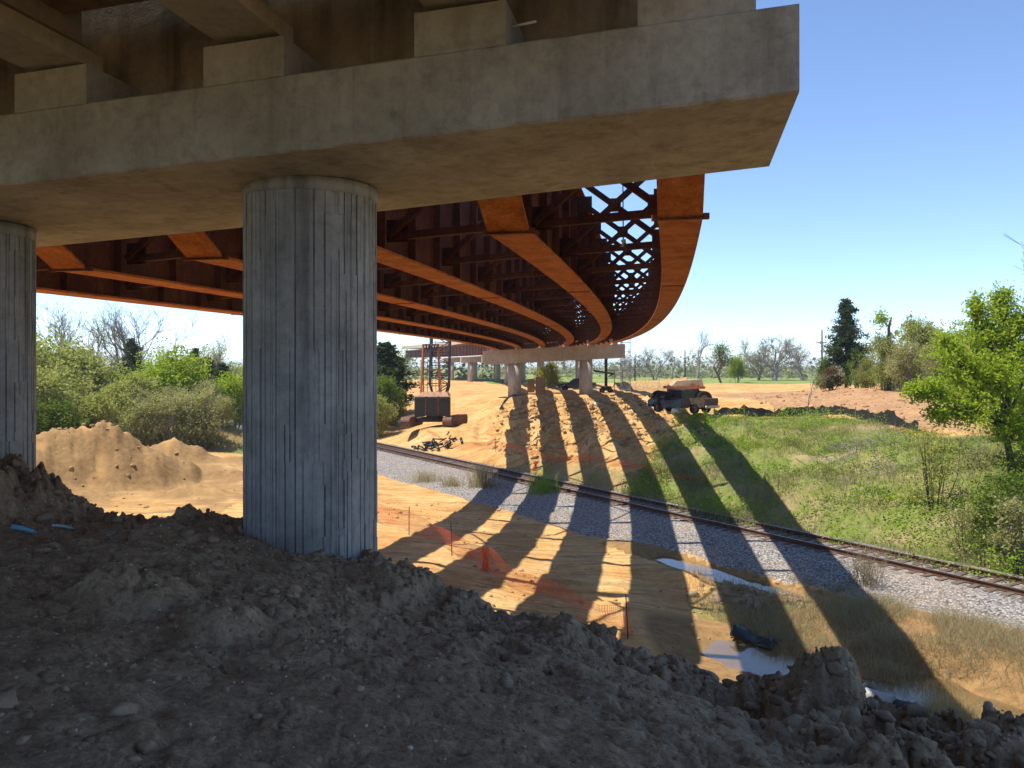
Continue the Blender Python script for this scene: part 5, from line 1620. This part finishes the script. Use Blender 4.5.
# things stored on the hill around the pale pier
def crate(px, py, Y, w, d, h, m, label, name='plywood_form', cat='formwork'):
    x = (px - 512) / F * Y; root = empty(name, (x, Y, H(x, Y)), random.uniform(-.3, .3)); tag(root, label, cat)
    mb = MB(); mb.box((0, 0, h / 2), (w, .08, h), None, .01); mb.box((0, d, h / 2), (w, .08, h), None, .01); mb.build('panel', m, root)
    mb = MB()
    for sx in (-.45, 0, .45): mb.box((sx * w, -.08, h / 2), (.09, .08, h * 1.02)); mb.box((sx * w, d / 2, h * .96), (.09, d - .09, .09))
    mb.build('stud', M['wood'], root)
crate(540, 388, 97, 1.1, .9, 2.2, M['wood'], 'brown timber form panel standing right of the left pale column')
crate(531, 388, 101, .9, .5, 1.7, M['tanbody'], 'narrow tan form panel between the left pale column and the brown panel')
# lift platform right of the right pale column
x = (606 - 512) / F * 101; y = 101.0; root = empty('scissor_lift', (x, y, H(x, y))); tag(root, 'dark work lift with a small raised platform right of the pale pier', 'work lift')
mb = MB(); mb.box((0, 0, .55), (1.3, 1.0, .5), None, .05); mb.build('chassis', M['crane_body'], root)
ws = wheel_mesh(.3, .2, .16)
for sx in (-.5, .5):
    for sy in (-.45, .45): add_wheel(root, ws, (0, 0, 0), M['track']).matrix_local = Matrix.Translation((sx, sy, .28)) @ Matrix.Rotation(rad(90), 4, 'Z')
mb = MB(); mb.box((0, 0, 2.6), (.35, .35, 3.8)); mb.bar((-1.6, 0, 2.75), (1.1, 0, 2.35), .22); mb.bar((.3, 0, 2.0), (1.0, 0, 2.4), .16); mb.build('mast', M['crane_body'], root)
mb = MB(); mb.box((.15, 0, 4.75), (1.0, .8, .45), None, .06); mb.bar((-.5, 0, 4.55), (.9, 0, 4.55), .1); mb.build('platform', M['black_plastic'], root)
# scaffold stair tower at the right end of the pale cap
x = (625.5 - 512) / F * 103; y = 103.0; root = empty('scaffold_tower', (x, y, H(x, y))); tag(root, 'thin grey scaffold stair tower at the right end of the pale pier cap', 'scaffold')
mb = MB(); Ht = 6.9
for sx in (-.55, .55):
    for sy in (-.6, .6): mb.bar((sx, sy, 0), (sx, sy, Ht), .06)
mb.build('upright', M['guard'], root)
mb = MB()
for k in range(6):
    zz = .3 + 1.2 * k
    for sy in (-.6, .6): mb.bar((-.55, sy, zz), (.55, sy, zz), .05); mb.bar((-.55 if k % 2 else .55, sy, zz), (.55 if k % 2 else -.55, sy, zz + 1.2), .04)
    for sx in (-.55, .55): mb.bar((sx, -.6, zz), (sx, .6, zz), .05)
mb.build('brace', M['guard'], root)
# long stockpile of dirt with a flat crest, and guard frame panels
x0, x1, yy = (608 - 512) / F * 118, (693 - 512) / F * 118, 118.0
root_vs = []; mb = MB(); rgn = np.random.default_rng(12); nu, nv_ = 60, 9
for i in range(nu):
    f = i / (nu - 1); hh = (1.15 + 1.1 * f) * min(1, min(f, 1 - f) * 12 + .05) + .1 * rgn.normal() * .4
    for j in range(nv_):
        t = j / (nv_ - 1) * 2 - 1; xx = x0 + (x1 - x0) * f; y_ = yy + 2.6 * t
        root_vs.append((xx, y_, H(xx, y_) - .15 + hh * max(0, 1 - abs(t)) ** .65 * (1 + .1 * rgn.normal() * .5)))
mb.add(root_vs, [(i * nv_ + j, (i + 1) * nv_ + j, (i + 1) * nv_ + j + 1, i * nv_ + j + 1) for i in range(nu - 1) for j in range(nv_ - 1)], True)
tag(mb.build('dirt_stockpile', M['clod_tan']), 'long low tan dirt stockpile on the bench behind the earth mover', 'dirt pile')
x = (618 - 512) / F * 108; root = empty('guard_frame', (x, 108, H(x, 108)), rad(5)); tag(root, 'brown pipe guard frame standing left of the long stockpile near the pale pier', 'frame')
mb = MB()
for sx in (-1.6, -.5, .6, 1.7): mb.bar((sx, 0, 0), (sx, 0, 2.9), .09)
mb.build('upright', M['wood'], root); mb = MB(); mb.bar((-1.7, 0, 2.8), (1.8, 0, 2.8), .09); mb.bar((-1.7, 0, 1.7), (1.8, 0, 1.7), .07); mb.build('rail', M['wood'], root)
# small dark car beyond the pier
x = (577 - 512) / F * 118; o = pickup((x, 118, H(x, 118)), rad(80), 'distant dark pickup truck parked beyond the right column of the pale pier')

# utility poles
def pole(px, top, Y, label, arm=False):
    x = (px - 512) / F * Y; zb = H(x, Y); h = (366 - top) / F * Y - zb
    root = empty('utility_pole', (x, Y, zb)); tag(root, label, 'utility pole')
    mb = MB(); mb.tube([(0, 0, -.5), (0, 0, h)], [.2, .13], 8); mb.build('post', M['pole'], root)
    if arm:
        mb = MB(); mb.box((-.2, -.2, h - 2.4), (1.9, .16, .18)); mb.build('crossarm', M['pole'], root)
        mb = MB(); mb.tube([(-.3, -.25, h - 2.6), (-.3, -.25, h - 1.9)], [.22, .22], 12); mb.build('transformer', M['guard'], root)
pole(635, 356, 215, 'thin leftmost utility pole beyond the long stockpile'); pole(685, 350, 205, 'thin utility pole in front of the tall bare tree'); pole(822, 330, 150, 'utility pole with a crossarm left of the tall cedar', True)

# ------------------------------------------------------------------ ditch: black sheeting, pipes
def sheet(pts, wdt, label, m, seed, hgt=.25):
    rgn = np.random.default_rng(seed); P = [Vector(p) for p in pts]; rows = []
    for i in range(len(P) - 1):
        for k in range(6): rows.append(P[i].lerp(P[i + 1], k / 6))
    rows.append(P[-1]); vs = []; n = len(rows); k7 = 8
    for i, q in enumerate(rows):
        d = (rows[min(i + 1, n - 1)] - rows[max(i - 1, 0)]); d.z = 0; d.normalize(); nn = Vector((-d.y, d.x, 0))
        for j in range(k7):
            t = j / (k7 - 1) - .5; zz = hgt * math.cos(t * 2.6) * (.8 + .3 * math.sin(i * .7)) + .02 * rgn.normal()
            p = q + nn * t * wdt; vs.append((p.x, p.y, q.z + zz))
    fs = [(i * k7 + j, (i + 1) * k7 + j, (i + 1) * k7 + j + 1, i * k7 + j + 1) for i in range(n - 1) for j in range(k7 - 1)]
    me = MB().add(vs, fs, True).mesh('sheeting'); o = link_mesh('plastic_sheeting', me, m); sol = o.modifiers.new('thickness', 'SOLIDIFY'); sol.thickness = .02
    tag(o, label, 'sheeting')
a_ = at(733, 634, -8.3); b_ = at(752, 640, -8.38); c_ = at(778, 650, -8.45)
sheet([a_, b_, c_], .75, 'crumpled black plastic sheeting beside the larger puddle', M['black_plastic'], 2, .30)
a_ = at(858, 690, -8.42); b_ = at(885, 700, -8.40); c_ = at(925, 715, -8.42)
sheet([a_, b_, c_], .55, 'black sheeting lying along the tan water behind the big clay lump', M['black_fabric'], 5, .16)
a_ = at(846, 686, -8.36); b_ = at(880, 698, -8.36)
mb = MB(); mb.tube([Vector(a_) + Vector((0, -.25, .02)), Vector(b_) + Vector((.2, -.3, .02))], [.16, .16], 14)
tag(mb.build('grey_pipe', M['grey_plastic']), 'short grey pipe in the tan water behind the big clay lump', 'pipe')
# grey culvert pipe lying behind the sand heap on the left
p = at(62, 447, -6.2); mb = MB(); vs = []
x, y = p[0], p[1]
def ring_pipe(mb, a, b, ro, ri, n=24):
    a, b = Vector(a), Vector(b); d = (b - a).normalized(); s = d.orthogonal().normalized(); t = d.cross(s); vs = []; fs = []
    for q, r in ((a, ro), (b, ro), (b, ri), (a, ri)):
        for k in range(n):
            an = 2 * math.pi * k / n; vs.append(q + (s * math.cos(an) + t * math.sin(an)) * r)
    for l in range(4):
        for k in range(n): fs.append((l * n + k, l * n + (k + 1) % n, ((l + 1) % 4) * n + (k + 1) % n, ((l + 1) % 4) * n + k))
    mb.add(vs, fs, True)
zz = -71 / F * 0 + (366 - 447) / F * 51.5
ring_pipe(mb, ((50 - 512) / F * 51.5, 51.5, zz), ((84 - 512) / F * 52.5, 52.5, zz - .02), .42, .33)
tag(mb.build('culvert_pipe', M['deck']), 'grey concrete culvert pipe lying on the back of the sand heap on the left', 'pipe')

# litter and lath on the dark clay
def stick(px0, py0, px1, py1, Y, r, m, name, label, cat, dz=.06):
    a = Vector(((px0 - 512) / F * Y, Y, 0)); b = Vector(((px1 - 512) / F * Y, Y + .12, 0))
    a.z = H(a.x, a.y) + dz; b.z = H(b.x, b.y) + dz
    mb = MB(); mb.tube([a, a.lerp(b, .5) + Vector((0, 0, .01)), b], [r, r, r * .9], 8); mb.tube([b, b + (b - a).normalized() * .03], [r * .45, r * .45], 8)
    tag(mb.build(name, m), label, cat)
stick(11, 522, 28, 530, 9.6, .03, M['blue'], 'plastic_bottle', 'pale blue plastic tube lying on the dark clay near the left edge', 'litter')
stick(52, 527, 66, 520, 9.9, .018, M['palewhite'], 'plastic_pipe', 'thin grey white pipe lying on the dark clay left of the column', 'litter')
x, y = (245 - 512) / F * 10.3, 10.3; zb = (366 - 528) / F * 10.3
mb = MB(); mb.bar((x - .08, y, zb - .15), (x + .09, y + .05, zb + .22), .05, .02); mb.bar((x - .04, y - .02, zb - .12), (x - .07, y, zb + .03), .035, .02)
tag(mb.build('wood_lath', M['lath']), 'splintered pale wooden lath stuck in the clay at the foot of the near column', 'wood lath')
mb = MB(); p = capP(-3.4 + .5, .3, LED + .30); q = capP(-3.4 + .78, .26, LED + .30); mb.tube([p, q], [.014, .014], 8)
o = mb.build('drain_stub', M['white'], None); under(o, pier)

# dead branches on the grassy bank
for k, (px, py, z, n_, lab) in enumerate(((870, 452, -5.3, 26, 'pile of grey dead branches on the grassy bank below the silt fence'), (828, 462, -5.6, 14, 'smaller scatter of grey dead branches on the grassy bank left of the branch pile'), (872, 470, -5.6, 14, 'low grey brush pile on the grassy bank nearer the rails'))):
    p = at(px, py, z); rgn = np.random.default_rng(200 + k); mb = MB()
    for i in range(n_):
        c_ = Vector((p[0] + rgn.normal() * 1.2, p[1] + rgn.normal() * .8, 0)); a = rgn.uniform(0, 3.14); L = rgn.uniform(.8, 2.6)
        d_ = Vector((math.cos(a), math.sin(a), rgn.normal() * .25)) * L / 2; c_.z = H(c_.x, c_.y) + rgn.uniform(.1, .4)
        mb.tube([c_ - d_, c_ + Vector(rgn.normal(size=3)) * .12, c_ + d_], [.028, .02, .006], 4)
        for q in range(3):
            e = c_ + d_ * rgn.uniform(-.6, .9); mb.tube([e, e + Vector(rgn.normal(size=3)) * .45], [.012, .003], 3)
    tag(mb.build('branch_pile', M['bark_pale']), lab, 'branches')
p = at(800, 420, -4.6); x, y = p[0], p[1]; rgn = np.random.default_rng(33); mb = MB(); tips = []
grow(mb, (x, y - 1.5, H(x, y - 1.5) - .2), (0.02, 0, 1), 2.2, .05, 3, rgn, tips, .55, .3, (3, 4), .6, 4, 5, .006)
tag(mb.build('bare_sapling', M['bark_bare']), 'thin pale bare sapling in front of the black silt fence', 'sapling')

# ------------------------------------------------------------------ loose clods
import bmesh
def clod_field(name, xs, ys, sizes, m, seed, sub=2, sink=.25):
    bm = bmesh.new(); bmesh.ops.create_icosphere(bm, subdivisions=sub, radius=1.0)
    bm.verts.ensure_lookup_table(); base = np.array([v.co[:] for v in bm.verts]); faces = np.array([[v.index for v in f.verts] for f in bm.faces]); bm.free()
    rgn = np.random.default_rng(seed); n = len(xs); z, _, _ = terrain(xs, ys)
    nv = len(base); V = np.empty((n, nv, 3))
    var = []
    for k in range(24):
        dirs = rgn.normal(size=(7, 3)); dirs /= np.linalg.norm(dirs, axis=1)[:, None]
        s = 1 + .22 * rgn.normal(size=nv)
        proj = base @ dirs.T
        cut = np.minimum(1, (rgn.uniform(.42, .85, 7) / np.maximum(proj, 1e-3))).min(axis=1)      # facets
        var.append(base * (cut * (1 + .10 * rgn.normal(size=nv)))[:, None] * rgn.uniform(.7, 1.2, 3))
    var = np.array(var); idx = rgn.integers(0, 24, n); an = rgn.uniform(0, 2 * math.pi, n); c, s = np.cos(an)[:, None], np.sin(an)[:, None]
    B = var[idx]; X = B[:, :, 0] * c - B[:, :, 1] * s; Yb = B[:, :, 0] * s + B[:, :, 1] * c
    V[:, :, 0] = xs[:, None] + X * sizes[:, None]; V[:, :, 1] = ys[:, None] + Yb * sizes[:, None]; V[:, :, 2] = z[:, None] + (B[:, :, 2] * .8 + .5 - sink * 2) * sizes[:, None]
    Fc = (faces[None] + (np.arange(n) * nv)[:, None, None]).reshape(-1, 3)
    o = link_mesh(name, fast_mesh(name, V.reshape(-1, 3), Fc), m); tag(o, kind='stuff'); return o
rg3 = np.random.default_rng(77)
def heap_pts(n, f):
    x = rg3.uniform(-10.5, 5.2, n); y = rg3.uniform(2.4, 12.5, n)
    ry = np.interp(x, RIDGE[:, 0], RIDGE[:, 1]); e = y - ry
    k = (e < 1.6) & (np.abs(x / y) < .74) & (rg3.random(n) < f(x, y, e)); return x[k], y[k]
dens1 = lambda x, y, e: .22 + .6 * np.exp(-(e / .9) ** 2) + .5 * sstep(1.2, 2.4, x) * sstep(4.0, 5.6, y) + .25 * sstep(-.1, .3, fbm(x, y, 2.0, 3, 140))
x, y = heap_pts(15000, dens1); s = .012 + .035 * rg3.random(len(x)) ** 3
clod_field('small_clods', x, y, s, M['clod'], 1, 1)
x, y = heap_pts(4200, lambda x, y, e: .06 + .55 * np.exp(-(e / .7) ** 2) + .7 * sstep(1.4, 2.6, x) * sstep(4.2, 5.8, y) + .25 * sstep(.1, .4, fbm(x, y, 2.0, 3, 140)))
s = .035 + .075 * rg3.random(len(x)) ** 3
clod_field('clods', x, y, s, M['clod'], 2, 2)
x = rg3.normal(size=1100) * .8 + 3.1; y = rg3.normal(size=1100) * .7 + 6.0; k = (y > 4.2) & (y < 7.6) & (x > 1.4) & (x < 5)
x, y = x[k], y[k]; s = .012 + .055 * rg3.random(len(x)) ** 3
clod_field('brown_clods', x, y, s, M['clod_brown'], 3, 2, .3)
x, y = heap_pts(9000, lambda x, y, e: .35 + .4 * sstep(-.1, .3, fbm(x, y, 1.1, 3, 141)))
clod_field('pale_pebbles', x, y, .005 + .014 * rg3.random(len(x)) ** 3, M['pebble'], 12, 1, .2)
# sandy lumps on the hill face, on the sand heap and on the plain
x = rg3.uniform(-2, 15, 2600); y = rg3.uniform(60, 92, 2600); d, a = masks(x, y); k = d > 4.5
clod_field('sand_lumps', x[k], y[k], .06 + .32 * rg3.random(k.sum()) ** 3, M['clod_tan'], 4, 1)
x = rg3.normal(size=900) * 5 - 25; y = rg3.normal(size=900) * 5 + 46
clod_field('sand_lumps', x[:450], y[:450], .04 + .16 * rg3.random(450) ** 3, mat_plain('brown_sand_lump', (.34, .21, .095), .95, 0, .3), 5, 2, .4)
x = rg3.uniform(-8, 8, 900); y = rg3.uniform(22, 46, 900); d, a = masks(x, y); k = (d < -6.2) & (fbm(x, y, 5, 3, 150) > .05)
clod_field('sand_lumps', x[k], y[k], .03 + .14 * rg3.random(k.sum()) ** 3, M['clod_tan'], 6, 1)
x = rg3.normal(size=140) * .8 + 8.2; y = rg3.normal(size=140) * .9 + 28.3
clod_field('ditch_rocks', x, y, .06 + .25 * rg3.random(140) ** 2, M['clod_brown'], 7, 2)
x = rg3.uniform(24, 36, 600); y = rg3.uniform(52, 86, 600)
clod_field('bank_clods', x, y, .04 + .22 * rg3.random(600) ** 3, M['clod_red'] if 'clod_red' in M else mat_plain('red_clay_clod', (.34, .17, .075), .95, 0, .3), 8, 1)
# ------------------------------------------------------------------ prototypes that were never placed
for p in ALLP:
    if 'label' not in p:
        for c in list(p.children): bpy.data.objects.remove(c, do_unlink=True)
        bpy.data.objects.remove(p, do_unlink=True)
for o in bpy.data.objects:
    if '_h' in o: del o['_h']

# ------------------------------------------------------------------ sun and sky
to_sun = Vector((-.473, .079, 1.0)).normalized()
SUN_EL = math.asin(to_sun.z); SUN_AZ = math.atan2(to_sun.x, to_sun.y)
w = bpy.data.worlds.new('World'); scene.world = w; w.use_nodes = True
nt = w.node_tree; nt.nodes.clear()
sky = nt.nodes.new('ShaderNodeTexSky'); sky.sky_type = 'NISHITA'; sky.sun_disc = False
sky.sun_elevation = SUN_EL; sky.sun_rotation = SUN_AZ % (2 * math.pi)
sky.altitude = 3600; sky.air_density = 1.0; sky.dust_density = 0.0; sky.ozone_density = 3.0
bg = nt.nodes.new('ShaderNodeBackground'); bg.inputs['Strength'].default_value = .135
ow = nt.nodes.new('ShaderNodeOutputWorld')
nt.links.new(sky.outputs[0], bg.inputs[0]); nt.links.new(bg.outputs[0], ow.inputs[0])
sl = bpy.data.lights.new('sun', 'SUN'); sl.energy = 3.75; sl.angle = rad(.53); sl.color = (1.0, .94, .84)
so = bpy.data.objects.new('sun', sl); COL.objects.link(so)
so.rotation_euler = to_sun.to_track_quat('Z', 'Y').to_euler(); so.location = to_sun * 60

# ------------------------------------------------------------------ air
HZ = .0003
mb = MB(); mb.box((0, 0, 1.0), (10900, 10900, 62.0))
t = NT('air'); pv = t.n('ShaderNodeVolumePrincipled'); pv.inputs['Color'].default_value = (.86, .92, 1.0, 1); pv.inputs['Density'].default_value = HZ; pv.inputs['Anisotropy'].default_value = .3
t.l(pv.outputs[0], t.out.inputs['Volume'])
if HZ > 0: tag(mb.build('haze', t.m), kind='stuff')
# ------------------------------------------------------------------ camera
cam = bpy.data.cameras.new('camera'); co = bpy.data.objects.new('camera', cam); COL.objects.link(co)
co.location = (0, 0, 0); co.rotation_euler = (rad(90), 0, 0)
cam.sensor_width = 36; cam.lens = 36 * F / 1024; cam.shift_y = -18 / 1024
cam.clip_start = .05; cam.clip_end = 12000
scene.camera = co
vs_ = scene.view_settings
vs_.view_transform = 'Standard'; vs_.look = 'None'; vs_.exposure = 0.98; vs_.gamma = 1; vs_.use_curve_mapping = False
scene.cycles.max_bounces = 8; scene.cycles.transparent_max_bounces = 24; scene.cycles.diffuse_bounces = 5
scene.cycles.caustics_reflective = False; scene.cycles.caustics_refractive = False
